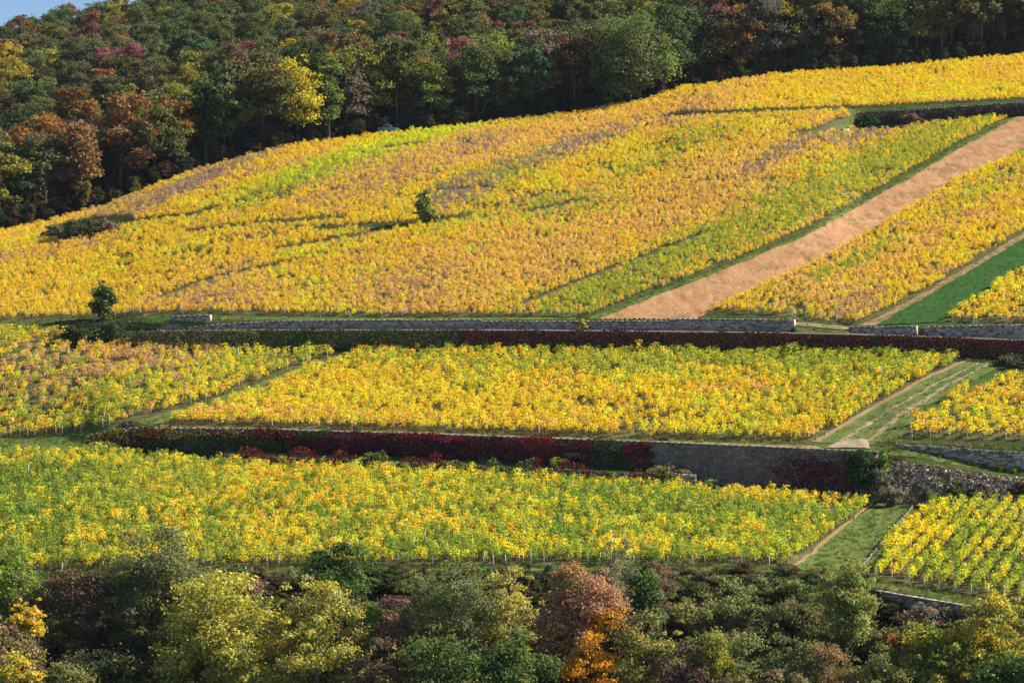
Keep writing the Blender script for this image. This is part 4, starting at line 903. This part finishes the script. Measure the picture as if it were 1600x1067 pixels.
# bramble thicket covering the bank at the bottom right: separate mounds
br = np.random.default_rng(91)
BM = [(1075, 224, 897, 70), (1135, 223, 898, 80), (1200, 224, 897, 75), (1262, 222, 900, 80), (1100, 217, 918, 95), (1170, 217, 918, 100), (1245, 217, 920, 100), (1120, 210, 962, 90), (1205, 209, 975, 100), (1275, 209, 972, 80), (1150, 204, 985, 110), (1230, 203, 985, 110), (1370, 213, 952, 80), (1400, 208, 975, 90), (1220, 198, 1025, 110), (1370, 201, 1010, 110), (1520, 211, 958, 80)]
WH = ['at the top of the bank', 'in the middle of the bank', 'at the foot of the bank']
for i, (px, d, tr, wd) in enumerate(BM):
    pos = ['left end', 'left of centre', 'centre', 'right end'][min(3, int((px - 1050) / 75))] if px < 1330 else 'right of the poplar sapling'
    lab = 'dark green bramble mound on the bank, %s from left and %s from the top' % (nth(sorted(q[0] for q in BM).index(px) + 1), nth(sorted(q[2] + q[0] * 1e-4 for q in BM).index(BM[i][2] + px * 1e-4) + 1))
    g = float(br.uniform(.75, 1.45)); extra = [(.24, .24, .08), (.13, .17, .05), (.22, .15, .09), (.30, .28, .10)][int(br.integers(0, 4))]; wd *= br.uniform(.8, 1.35); tr += br.uniform(-4, 8)
    plant('bramble', lab, 'bramble bush', px, d, tr, wd, [(tuple(np.array(BRAM) * g), 4), (DKG, 1.2), (extra, 2.4), ((.15, .15, .05), 1)], 700 + i, nleaf=4200, size=.115, nl=16, base=0., trunk=False, rad=(.2, .36), sink=.6, group='brambles on the bank')

# ------------------------------------------------------------------ rubble bank at the right
rb = np.random.default_rng(13)
n = 5600; px = rb.uniform(1362, 1690, n); u = rb.random(n)
k = [None]
d5a = np.array([D5(p) for p in px]); d = d5a + .3 + u * 3.6
gap_ = vnoise(px, u * 60, 22, 7); keep = (rb.random(n) < np.where(u > .62, .95, .55) * (gap_ > .33)); px, d, u = px[keep], d[keep], u[keep]; n = len(px)
x = (px - CX) / F * d; z = ground(x, d); cen = np.stack([x, d, z + .02], 1)
half = np.stack([rb.uniform(.05, .2, n), rb.uniform(.05, .14, n), rb.uniform(.04, .12, n)], 1); big = rb.random(n) < .04; half[big] *= 1.8
an = rb.uniform(0, 6.28, n); v, f = boxes(cen, half, np.stack([np.cos(an), np.sin(an)], 1), rb, .3)
v = v.reshape(n, 8, 3); tl = rb.normal(0, .25, (n, 1)); v[..., 2] += tl * (v[..., 0] - cen[:, None, 0]); v = v.reshape(-1, 3)
link('rubble', make_mesh('rubble', v, [f], [RUBBLE], {'rnd': np.repeat(rb.random(n) * .8, 8)}), kind='stuff', label='pale tumbled rubble stones on the bank below the dark wall', cat='rubble')
for i, (p, dd, tr, wd, pal) in enumerate([(1395, 265.2, 752, 50, [((.20, .18, .13), 3), (GREYG, 2), (OLIVE, 1)]), (1452, 265.0, 758, 40, [((.14, .13, .08), 3), (DKG, 1)]), (1492, 265, 748, 36, [((.12, .13, .05), 2), (DKG, 2)]), (1530, 264.4, 752, 40, [((.16, .13, .10), 2), (MAUV, 2), (DKG, 1)]), (1590, 264, 748, 34, [((.13, .09, .06), 2), (DKG, 1.5)]), (1378, 267, 728, 40, [(GREYG, 2), (TWIG, 1)])]):
    plant('shrub', ['grey brown bramble over the left end of the rubble', 'dry olive bramble left of the middle of the rubble', 'dark green bramble in the middle of the rubble', 'grey twiggy bramble right of the middle of the rubble', 'dark brown bramble at the right edge of the rubble', 'grey dead bramble under the bright green corner bush'][i], 'bramble bush', p, dd, tr, wd, pal, 800 + i, nleaf=1500, size=.11, nl=12, base=0., trunk=False, twig=50)

# ------------------------------------------------------------------ forest on the hill
fr = np.random.default_rng(33)
NP = 9; protos = []
tree_coll = bpy.data.collections.new('forest_kinds')
for k in range(NP):
    r = np.random.default_rng(900 + k); h = 1.0
    if k == 7:      # conifer: layered whorls
        lob = np.array([(math.cos(a) * q, math.sin(a) * q, zz, .13 * (1.25 - zz)) for zz in np.linspace(.25, .97, 11) for a, q in [(r.uniform(0, 6.28), .34 * (1.06 - zz)) for _ in range(5)]]); nle = 2400
    elif k == 8:    # narrow, tall
        lob = crown_lobes(r, .2, .44, .54, 32, .85, (.3, .5)); nle = 3000
    else:
        lob = crown_lobes(r, r.uniform(.30, .40), r.uniform(.40, .46), .54, int(r.integers(34, 48)), .88, (.20, .34)); lob[:, 0] += r.normal(0, .03); nle = 3800
    v, f, kk, c = cloud(lob, nle, .0175, r, shell=.25, out=.5)
    lc = jitter_col(np.ones((len(lob), 3)), r, .12, .16)[kk]; col = np.repeat(jitter_col(lc, r, .08, .22), 4, 0)
    sk = skeleton(r, 1.0, .017, lob, .03, 8, 5); V, P = merge(sk)
    cr = make_mesh('forest_crown', v, [f], [LEAF], {'lcol': col}); tk = make_mesh('forest_trunk', V, P, [BARK])
    protos.append((cr, tk))
    nf = sum(len(p) for p in P)
    me = make_mesh('forest_kind', np.concatenate([v, V]), [f] + [p + len(v) for p in P], [LEAF_I, BARK], {'lcol': np.concatenate([col, np.full((len(V), 3), .1)])}, np.concatenate([np.zeros(len(f)), np.ones(nf)]))
    o = bpy.data.objects.new('forest_kind_%02d' % k, me); tree_coll.objects.link(o)
FCOL = [('dull olive green', (.135, .15, .055), 40), ('dark green', (.085, .115, .042), 15), ('grey green', (.135, .15, .065), 14), ('olive brown', (.19, .15, .07), 11), ('rust brown', (.22, .135, .065), 7), ('yellowing green', (.26, .25, .06), 9), ('orange', (.30, .185, .07), 2.5), ('maroon', (.19, .09, .07), 3), ('bare greyish brown', (.20, .155, .115), 5), ('golden yellow', (.42, .34, .07), 1.6), ('pinkish red', (.27, .11, .11), .8)]
FN = [a for a, _, _ in FCOL]; FW = np.array([c for _, _, c in FCOL]); FW = FW / FW.sum()
SPECIAL = [(465, 100, 'golden yellow', 1.0), (470, 140, 'golden yellow', 1.), (155, 95, 'pinkish red', .7), (185, 88, 'pinkish red', .3), (60, 230, 'orange', 1), (100, 190, 'rust brown', 1), (130, 175, 'orange', .9), (30, 60, 'maroon', .8), (262, 175, 'rust brown', 1), (265, 205, 'orange', 1), (40, 90, 'golden yellow', .9), (640, 95, 'orange', .9), (700, 35, 'orange', .9), (660, 20, 'maroon', .9), (560, 40, 'golden yellow', .5), (585, 100, 'yellowing green', .9), (770, 70, 'yellowing green', .9), (1115, 15, 'maroon', 1), (1130, 40, 'orange', .6), (990, 60, 'grey green', 1), (1020, 100, 'yellowing green', .8), (950, 60, 'dull olive green', .9), (1060, 60, 'grey green', .9), (1240, 30, 'dark green', 1), (1295, 55, 'orange', .5), (1350, 40, 'dark green', .9), (1480, 20, 'olive brown', .9), (1550, 20, 'rust brown', .6), (170, 175, 'dark green', 1), (240, 130, 'olive brown', .9), (320, 110, 'yellowing green', .7), (400, 120, 'grey green', .9), (500, 15, 'rust brown', .7), (620, 120, 'dark green', .9), (850, 60, 'dull olive green', .8), (900, 110, 'rust brown', .4)]
dTf = lambda p: hermite({-300: 404, 0: 420, 300: 447, 600: 470, 1000: 498, 1600: 540, 1900: 556}, np.asarray(p, float))
pts = []
for i in range(60000):
    p = fr.uniform(-90, 1690); d = 420 + 320 * fr.random() ** 1.0; t0 = float(dTf(p)) + 9.5
    if 930 < p < 1075: t0 -= 8.5 * math.sin((p - 930) / 145 * math.pi)
    if d < t0 or d > t0 + 290: continue
    if d > 722 - .0 * p: continue
    x = (p - CX) / F * d; sep = 5.4 + min(2.0, (d - t0) * .05)
    if all((x - a[0]) ** 2 + (d - a[1]) ** 2 > sep * sep for a in pts[-1500:]): pts.append((x, d, p, d - t0))
pts = np.array(pts); fz = ground(pts[:, 0], pts[:, 1])
fh = fr.uniform(11.5, 16.5, len(pts)); fh[pts[:, 3] < 12] *= 1.28; fh[pts[:, 2] > 1080] *= 1.12
fh *= np.where(pts[:, 3] > 25, .86, 1.0)
toprow = HZ - F * (fz + fh) / pts[:, 1]; ok = toprow < 400
vis_ = (HZ - F * (fz + fh * .3) / pts[:, 1]) > -2
# drop trees hidden by the ranks in front and those above the frame
order = np.argsort(pts[:, 1]); colm = {}
shown = np.zeros(len(pts))
colh = np.full(2000, 500.)
for i in order:
    w_ = fh[i] * .28 / pts[i, 1] * F; a, b = int(pts[i, 2] - w_ + 150), int(pts[i, 2] + w_ + 150); a, b = max(a, 0), min(b, 1999)
    if b <= a: continue
    gain = np.clip(colh[a:b] - max(toprow[i], 0), 0, None); shown[i] = gain.mean() * (b - a) * (toprow[i] < 400); colh[a:b] = np.minimum(colh[a:b], toprow[i] + 6)
names = []
for i in range(len(pts)):
    nm = FN[fr.choice(len(FN), p=FW)]
    cy = toprow[i] + fh[i] * .35 / pts[i, 1] * F
    if (pts[i, 2] > 800 or (pts[i, 2] > 430 and pts[i, 3] < 60)) and nm in ('rust brown', 'olive brown', 'maroon', 'orange', 'golden yellow') and fr.random() < .65: nm = 'dark green'  # greener to the right; in the centre dark green stands in for deep shadow
    names.append(nm)
names = np.array(names, dtype='U32'); cyr = toprow + fh * .35 / pts[:, 1] * F; taken = set()
for (sx, sy, c, pr) in SPECIAL:
    q = np.hypot(pts[:, 2] - sx, (cyr - sy) * 1.2) + np.where(shown > 150, 0, 60)
    for i in np.argsort(q):
        if i not in taken and q[i] < 45: names[i] = c; taken.add(i); break
        if q[i] >= 45: break
fv = fr.integers(0, 7, len(pts)); fv[(fr.random(len(pts)) < .10)] = 8
con = np.hypot(pts[:, 2] - 168, toprow - 150) < 20; fv[con] = 7; names[con] = 'dark green'
cmap = dict((a, np.array(b)) for a, b, _ in FCOL)
fcol = jitter_col(np.array([cmap[a] for a in names]), fr, .10, .14)
frot = fr.uniform(0, 6.28, len(pts)); fs = np.stack([fh * fr.uniform(.85, 1.25, len(pts)), fh * fr.uniform(.85, 1.25, len(pts)), fh], 1)
single = np.argsort(-shown)[:290]; single = single[shown[single] > 60]
sset = set(single.tolist())
# readable labels: colour, rank up the hill, landmark below, order from the left
fcol = fcol * np.where(pts[:, 2] < 1080, 1.32, 1.05)[:, None]
LM = [(-999, 'at the left edge'), (110, 'above the dark thicket'), (250, 'above the left vine shoulder'), (400, 'over the upper vine bend'), (540, 'by the parked pickup'), (680, 'above the lone tree'), (800, 'left of the jutting clump'), (930, 'in the jutting clump'), (1090, 'right of the jutting clump'), (1260, 'above the topmost strip'), (1430, 'toward the right edge')]
def rank(q): return 'front row' if q < 9 else ('second row' if q < 20 else ('middle ranks' if q < 70 else ('upper ranks' if q < 170 else 'skyline ranks')))
ORD = ['first', 'second', 'third', 'fourth', 'fifth', 'sixth', 'seventh', 'eighth', 'ninth', 'tenth', 'eleventh', 'twelfth']
keys = {}
for i in single:
    lm = [t for a, t in LM if pts[i, 2] >= a][-1]; keys.setdefault((names[i], rank(pts[i, 3]), lm), []).append(i)
for (nm, rk, lm), ids in keys.items():
    ids.sort(key=lambda i: pts[i, 2])
    for j, i in enumerate(ids):
        lab = '%s %s, %s, %s' % (nm, 'conifer' if fv[i] == 7 else 'tree', rk, lm)
        if len(ids) > 1: lab += ', %s from left' % (ORD[j] if j < 12 else nth(j + 1))
        t = thing('forest_tree', lab, 'tree', (pts[i, 0], pts[i, 1], fz[i]), frot[i], 'trees of the wood on the hill')
        t.scale = fs[i]; cr, tk = protos[fv[i]]
        link('crown', cr, t, color=fcol[i]); link('trunk', tk, t)
rest = np.array([i for i in range(len(pts)) if i not in sset])
TG = scatter_group('tree_scatter', tree_coll)
scatter('forest', np.stack([pts[rest, 0], pts[rest, 1], fz[rest]], 1), np.stack([np.zeros(len(rest)), np.zeros(len(rest)), frot[rest]], 1), fs[rest], fv[rest], fcol[rest], TG, 'mixed autumn wood filling in behind the trees on the hill', 'wood')
print('forest', len(pts), 'single', len(single))
fp = np.array([[(p - CX) / F * (dTf(p) + 5.5), dTf(p) + 5.5] for p in np.linspace(-120, 1720, 60)] + [[(p - CX) / F * 715., 715.] for p in np.linspace(1720, -120, 20)])
field_sheet('forest_floor', fp, LITTER, .05, 2.0)
# undergrowth along the edge of the wood
ug = np.random.default_rng(44); n = 900
p = ug.uniform(-60, 1660, n); d = dTf(p) + 6.5 + ug.uniform(0, 14, n); x = (p - CX) / F * d
bcol = np.array([(.07, .09, .035), (.12, .11, .05), (.12, .08, .05), (.06, .07, .03)])[ug.integers(0, 4, n)]
scatter('undergrowth', np.stack([x, d, ground(x, d) - .6], 1), np.stack([np.zeros(n), np.zeros(n), ug.uniform(0, 6.28, n)], 1), np.stack([ug.uniform(3, 5.5, n)] * 2 + [ug.uniform(2.4, 5.5, n)], 1), ug.integers(0, 7, n), jitter_col(bcol, ug), TG, 'dark undergrowth along the edge of the wood', 'undergrowth')
for i, (p, off, hh, c, lab) in enumerate([(212, 3.5, 3.6, (.20, .21, .06), 'small pointed yellow green bush at the vineyard edge under the wood'), (185, 4.5, 2.6, (.16, .17, .07), 'low grey green bush left of the pointed bush at the wood edge'), (130, 6.5, 7.5, (.26, .22, .07), 'pale olive young tree in front of the dark wood at the left'), (1055, 3, 2.2, (.28, .17, .10), 'russet scrub at the corner of the jutting green clump'), (1345 - 55, 4, 2.4, (.10, .12, .05), 'dark green bush peeping over the topmost golden vines')]):
    d = float(dTf(p)) + off; x = (p - CX) / F * d
    t = thing('shrub', lab, 'shrub', (x, d, float(ground(x, d)) - .2)); t.scale = (hh * .95, hh * .95, hh)
    cr, tk = protos[[7, 2, 8, 3, 4][i]]; link('crown', cr, t, color=c); link('trunk', tk, t)

# marked single trees standing out of the edge of the wood
for (lab, px, off, tr, wd, pal, sd_k, kw) in [
    ('bright golden yellow tree standing out of the dark wood above the left vine shoulder', 465, 7.5, 80, 82, [((.62, .46, .05), 3), ((.46, .40, .06), 2), ((.30, .30, .06), 1)], 951, dict(base=.1, nleaf=2800, nl=22, tall=1.7, rad=(.32, .46))),
    ('fresh green tree just right of the golden yellow one at the wood edge', 514, 8, 90, 58, [(MIDG, 3), ((.17, .22, .06), 2), (OLIVE, 1)], 952, dict(base=.08, nleaf=2200, nl=18, tall=2.0, rad=(.32, .46))),
    ('huge rounded grey green tree jutting from the wood over the top of the vines', 985, 2.5, 14, 150, [(GREYG, 3), (MIDG, 3), (OLIVE, 2)], 953, dict(base=.02, nleaf=6500, nl=34)),
    ('slim yellowing tree on the right flank of the huge rounded green tree', 1036, 1.5, 42, 44, [((.36, .34, .06), 3), (OLIVE, 2), ((.46, .38, .06), 1)], 954, dict(base=.02, nleaf=2000, nl=18, tall=2.0)),
    ('broad deep green tree behind the corner of the jutting green clump', 1082, 12, 6, 92, [(MIDG, 3), (GREYG, 2), (DKG, 1)], 955, dict(base=.1, nleaf=3600, nl=24))]:
    plant('tree', lab, 'tree', px, float(dTf(px)) + off, tr, wd, pal, sd_k, size=.30, **kw)

# ------------------------------------------------------------------ parked vehicle at the edge of the wood
CARB = noise_mat('shaded_car_paint', [(0.4, (.13, .20, .36)), (0.6, (.16, .24, .42))], 2, rough=.3, spec=.5)  # blue paint darkened, the shade of the wood put into its colour
GLASS = noise_mat('car_glass', [(0.4, (.02, .03, .05)), (0.6, (.03, .04, .06))], 2, rough=.08, spec=.6)
TYRE = noise_mat('tyre_rubber', [(0.4, (.02, .02, .02)), (0.6, (.03, .03, .03))], 4)
RIMM = noise_mat('wheel_rim', [(0.4, (.4, .4, .42)), (0.6, (.55, .55, .57))], 4, rough=.35)
LAMP = noise_mat('lamp_glass', [(0.4, (.6, .6, .58)), (0.6, (.75, .75, .72))], 4, rough=.15)
d = float(dTf(606)) + 5.2; x = (606 - CX) / F * d; z = float(ground(x, d))
car = thing('pickup_truck', 'pale blue pickup parked behind the vines at the edge of the dark wood', 'pickup', (x, d, z + .30), math.radians(4))
def profile(pts2, y0, y1, inset=0.0):
    n = len(pts2); v = [(a, y0, b) for a, b in pts2] + [(a, y1, b) for a, b in pts2]
    return np.array(v, float), [np.array([[i, (i + 1) % n, n + (i + 1) % n, n + i] for i in range(n)]), np.array([list(range(n))[::-1]]), np.array([list(range(n, 2 * n))])]
v, P = profile([(-2.05, .42), (-1.45, .36), (1.5, .36), (2.05, .45), (2.1, .78), (1.95, .98), (.85, 1.05), (-.85, 1.04), (-2.05, 1.0), (-2.1, .7)], -.85, .85)
me = make_mesh('body', v, P, [CARB]); body = link('body', me, car); bv = body.modifiers.new('bevel', 'BEVEL'); bv.width = .05; bv.segments = 2
v, P = profile([(-.95, 1.03), (.98, 1.04), (.42, 1.60), (.1, 1.68), (-.75, 1.66), (-.92, 1.5)], -.76, .76); cab = link('cab', make_mesh('cab', v, P, [CARB]), car); bv = cab.modifiers.new('bevel', 'BEVEL'); bv.width = .06; bv.segments = 2
for sy in (-1, 1):
    v, P = profile([(.02, 1.1), (.80, 1.1), (.38, 1.53), (.02, 1.58)], sy * .765, sy * .775); link('window', make_mesh('window', v, P, [GLASS]), car)
    v, P = profile([(-.80, 1.1), (-.05, 1.1), (-.05, 1.58), (-.70, 1.57)], sy * .765, sy * .775); link('window', make_mesh('window', v, P, [GLASS]), car)
v = np.array([(.93, -.66, 1.10), (.93, .66, 1.10), (.46, .62, 1.57), (.46, -.62, 1.57)]) + np.array([.03, 0, .03]); link('windscreen', make_mesh('windscreen', v, [np.array([[0, 1, 2, 3]])], [GLASS]), car)
def disc(rr, wdt, k=16):
    a = np.arange(k) / k * 2 * math.pi; v = np.concatenate([np.stack([rr * np.cos(a), np.full(k, -wdt), rr * np.sin(a)], 1), np.stack([rr * np.cos(a), np.full(k, wdt), rr * np.sin(a)], 1)])
    return v, [np.array([[i, (i + 1) % k, k + (i + 1) % k, k + i] for i in range(k)]), np.array([list(range(k))[::-1]]), np.array([list(range(k, 2 * k))])]
v, P = disc(.34, .11); tm = make_mesh('tyre', v, P, [TYRE]); v, P = disc(.2, .12); rm_ = make_mesh('rim', v, P, [RIMM])
for wx in (-1.3, 1.3):
    for wy in (-.78, .78):
        o = link('wheel', tm, car, (wx, wy, .34)); link('rim', rm_, o)
v, f = boxes(np.array([[0, 0, 0.]]), np.array([[.03, .16, .09]]), np.array([[1., 0]]), np.random.default_rng(2), .02); lm_ = make_mesh('headlight', v, [f], [LAMP])
for wy in (-.62, .62): link('headlight', lm_, car, (2.09, wy, .80))

# ------------------------------------------------------------------ small things among the vines
v, f = boxes(np.array([[0, 0, 0.]]), np.array([[.75, .35, .4]]), np.array([[1., 0]]), np.random.default_rng(12), .18)
stm_ = make_mesh('boulder', v, [f], [PALESTONE], {'rnd': np.full(8, .95)})
p_ = unproject([1318], [203])[0]
link('stone_block', stm_, None, (p_[0], p_[1] - 2, float(ground(p_[0], p_[1] - 2)) + .35), .4, 'white stone block left of the dark bush at the end of the high wall', 'stone block')
v, P = disc(.075, .3, 8); v = v[:, [0, 2, 1]]; slv = make_mesh('vine_sleeve', v, P, [SLEEVE])
SL = [(1456, 592, 'beside the wheel tracks'), (1288, 679, 'at the right corner of the middle field'), (1274, 687, 'at the right corner of the middle field'), (1504, 681, 'under the rows right of the wheel tracks'), (1600, 684, 'under the rows right of the wheel tracks'), (205, 489, 'by the small tree at the road'), (745, 300, 'in the thin brown patch of the upper vineyard'), (750, 303, 'in the thin brown patch of the upper vineyard'), (770, 250, 'in the thin brown patch of the upper vineyard'), (712, 322, 'in the thin brown patch of the upper vineyard'), (938, 222, 'in the thin brown patch of the upper vineyard'), (951, 221, 'in the thin brown patch of the upper vineyard'), (960, 215, 'in the thin brown patch of the upper vineyard'), (860, 250, 'in the thin brown patch of the upper vineyard'), (890, 240, 'in the thin brown patch of the upper vineyard'), (384, 891, 'at the lower edge of the wide field'), (824, 887, 'at the lower edge of the wide field'), (1333, 812, 'at the right edge of the wide field'), (1572, 922, 'in the bottom right rows')]
for (a, b, t_) in SL:
    q_ = unproject([a], [b])[0]; o = link('vine_sleeve', slv, None, (q_[0], q_[1] - .5, float(ground(q_[0], q_[1] - .5)) + .3), 0, 'green plastic vine sleeve %s%s' % (t_, '' if sum(q[2] == t_ for q in SL) == 1 else ', %s from left' % nth(sorted(q[0] for q in SL if q[2] == t_).index(a) + 1)), 'vine sleeve', 'green vine sleeves')
    o.rotation_euler = (.15, .1, 0)

# ------------------------------------------------------------------ grass tufts
gc = bpy.data.collections.new('tuft_kinds'); gr = np.random.default_rng(61)
for k in range(4):
    n = 14; a = gr.uniform(0, 6.28, n); b = np.stack([gr.normal(0, .10, n), gr.normal(0, .10, n), np.full(n, -.03)], 1); hgt = gr.uniform(.12, .34, n)
    tip = b + np.stack([np.cos(a) * hgt * .5, np.sin(a) * hgt * .5, hgt], 1); sd_ = np.stack([-np.sin(a), np.cos(a), 0 * a], 1) * .022
    v = np.stack([b - sd_, b + sd_, tip], 1).reshape(-1, 3)
    me = make_mesh('tuft_kind', v, [np.arange(3 * n).reshape(-1, 3)], [LEAF_I], {'lcol': np.repeat(jitter_col(np.ones((n, 3)), gr, .1, .2), 3, 0)}); gc.objects.link(bpy.data.objects.new('tuft_kind_%d' % k, me))
GG = scatter_group('grass_scatter', gc)
def tufts(poly, dens, cols, smin=.7, smax=1.6):
    pl = plan_poly(poly, 30); x0, y0 = pl.min(0); x1, y1 = pl.max(0); n = int((x1 - x0) * (y1 - y0) * dens)
    x = gr.uniform(x0, x1, n); y = gr.uniform(y0, y1, n); m = inside(pl, x, y); x, y = x[m], y[m]; n = len(x)
    e = vnoise(x, y, 2.5, 3) + gr.normal(0, .2, n); c = np.array(cols)[(e * len(cols)).astype(int).clip(0, len(cols) - 1)]
    return np.stack([x, y, ground(x, y) + .04], 1), gr.uniform(smin, smax, n), c
G1, G2, G3, GD = (.10, .17, .035), (.15, .21, .05), (.24, .22, .08), (.36, .28, .13)
TP = [tufts([(1243, 890), (1372, 788), (1430, 790), (1352, 898)], 2.5, [G1, G1, G2, G3]),
      tufts([(1278, 692), (1518, 562), (1580, 564), (1405, 690)], 1.3, [G1, G2, G1, G3]),
      tufts([(180, 667), (475, 572), (572, 550), (255, 663)], 1.6, [G1, G2, G3]),
      tufts([(-60, 712), (-60, 690), (140, 676), (170, 710)], 2.5, [G1, G2, G3, GD]),
      tufts([(-60, 899), (400, 888), (800, 884), (1245, 886), (1245, 897), (800, 893), (400, 898), (-60, 912)], 5, [G1, G2, G2, G3]),
      tufts([(1350, 903), (1450, 920), (1600, 945), (1600, 958), (1450, 937), (1350, 917)], 5, [G1, G2, G3, GD]),
      tufts([(258, 663), (700, 675), (1272, 691), (1285, 700), (700, 680), (250, 671)], 3, [G3, GD, GD, G2]),
      tufts([(330, 492), (905, 495), (935, 499), (330, 500)], 2, [G1, G2, G3]),
      tufts([(1360, 700), (1440, 700), (1560, 728), (1620, 735), (1600, 744), (1440, 718), (1366, 712)], 5, [G1, G2, G1, G3]),
      tufts([(1372, 690), (1600, 696), (1660, 698), (1660, 710), (1450, 694), (1372, 698)], 5, [G3, (.17, .17, .08), GD]),
      tufts([(110, 526), (195, 522), (200, 545), (60, 548)], 2.5, [G1, G2, G1]),
      tufts([(1240, 500), (1330, 508), (1330, 522), (1240, 520)], 3, [G2, G3, GD]),
      tufts([(-60, 523), (-60, 502), (150, 498), (260, 493), (400, 497), (400, 503), (260, 516), (110, 522)], 2.2, [G1, G2, G3, GD]),
      tufts([(1368, 507), (1490, 440), (1600, 373), (1640, 350), (1640, 400), (1602, 421), (1500, 482), (1470, 503)], 4, [(.045, .125, .032), (.035, .10, .026), (.08, .16, .04)], .5, 1.0),
      tufts([(950, 497), (1255, 373), (1505, 231), (1588, 186), (1590, 234), (1390, 343), (1150, 464), (1085, 497)], .12, [GD, G3, G2], .5, 1.1),
      tufts([(1368, 716), (1450, 724), (1550, 742), (1640, 748), (1640, 790), (1450, 788), (1366, 786)], 4.5, [(.16, .16, .06), (.10, .12, .045), GD, GD], .9, 1.9),
      tufts([(1085, 499), (1112, 486), (1288, 504), (1240, 500)], 2, [G2, G3]),
      tufts([(1345, 176), (1430, 170), (1520, 163), (1520, 156), (1420, 163), (1335, 171)], 1.5, [G1, G2, G3]),
      tufts([(485, 358), (640, 350), (745, 336), (640, 360), (490, 366)], 1.2, [G1, G2, G3]),
      tufts([(55, 378), (150, 342), (215, 350), (160, 366)], 1.2, [G2, G3, GD]),
      tufts([(880, 499), (1085, 428), (1245, 362), (1395, 279), (1495, 222), (1590, 182), (1590, 186), (1508, 230), (1408, 288), (1258, 372), (1098, 437), (940, 499)], 2, [G1, G2, G1]),
      tufts([(1340, 509), (1478, 438), (1590, 370), (1601, 373), (1491, 440), (1369, 509)], 2, [GD, G3, GD])]
P_ = np.concatenate([a for a, _, _ in TP]); S_ = np.concatenate([b for _, b, _ in TP]); C_ = np.concatenate([c for _, _, c in TP]); n = len(P_)
scatter('grass', P_, np.stack([gr.normal(0, .1, n), gr.normal(0, .1, n), gr.uniform(0, 6.28, n)], 1), np.stack([S_] * 3, 1), gr.integers(0, 4, n), jitter_col(C_, gr, .1, .2), GG, 'short autumn grass along the paths, verges and banks', 'grass')
# low scrub covering the ground among the foreground trees
n = 5000; p = gr.uniform(-40, 1640, n); d = gr.uniform(184, 227, n); zt = hermite({-300: 228, 0: 228, 800: 228, 1250: 228, 1360: 224, 1600: 214, 1900: 204}, p) - 1.5
m = (d < zt) & ~((p > 1110) & (p < 1285) & (d > 206) & (d < 216)); p, d = p[m], d[m]; n = len(p); x = (p - CX) / F * d
bc = np.array([(.17, .19, .08), (.12, .15, .05), (.22, .21, .09), (.20, .15, .10), (.26, .24, .09)])[gr.integers(0, 5, n)]
scatter('scrub', np.stack([x, d, ground(x, d) - .35], 1), np.stack([np.zeros(n), np.zeros(n), gr.uniform(0, 6.28, n)], 1), np.stack([gr.uniform(1.2, 4.2, n)] * 2 + [gr.uniform(1.0, 2.6, n)], 1), gr.integers(0, 7, n), jitter_col(bc, gr), TG, 'low tangled scrub covering the ground between the nearest trees', 'scrub')

# ------------------------------------------------------------------ air
hm = bpy.data.materials.new('haze_air'); hm.use_nodes = True; hm.node_tree.nodes.clear()
ho = hm.node_tree.nodes.new('ShaderNodeOutputMaterial'); pv_ = hm.node_tree.nodes.new('ShaderNodeVolumePrincipled')
pv_.inputs['Color'].default_value = (.62, .76, 1, 1); pv_.inputs['Density'].default_value = .00003
hm.node_tree.links.new(pv_.outputs[0], ho.inputs['Volume'])
hb = np.array([(a, b, c) for a in (-1640, 1640) for b in (-120, 1580) for c in (-64, 165)], float)
link('haze', make_mesh('haze', hb, [BOXF], [hm]), kind='stuff')
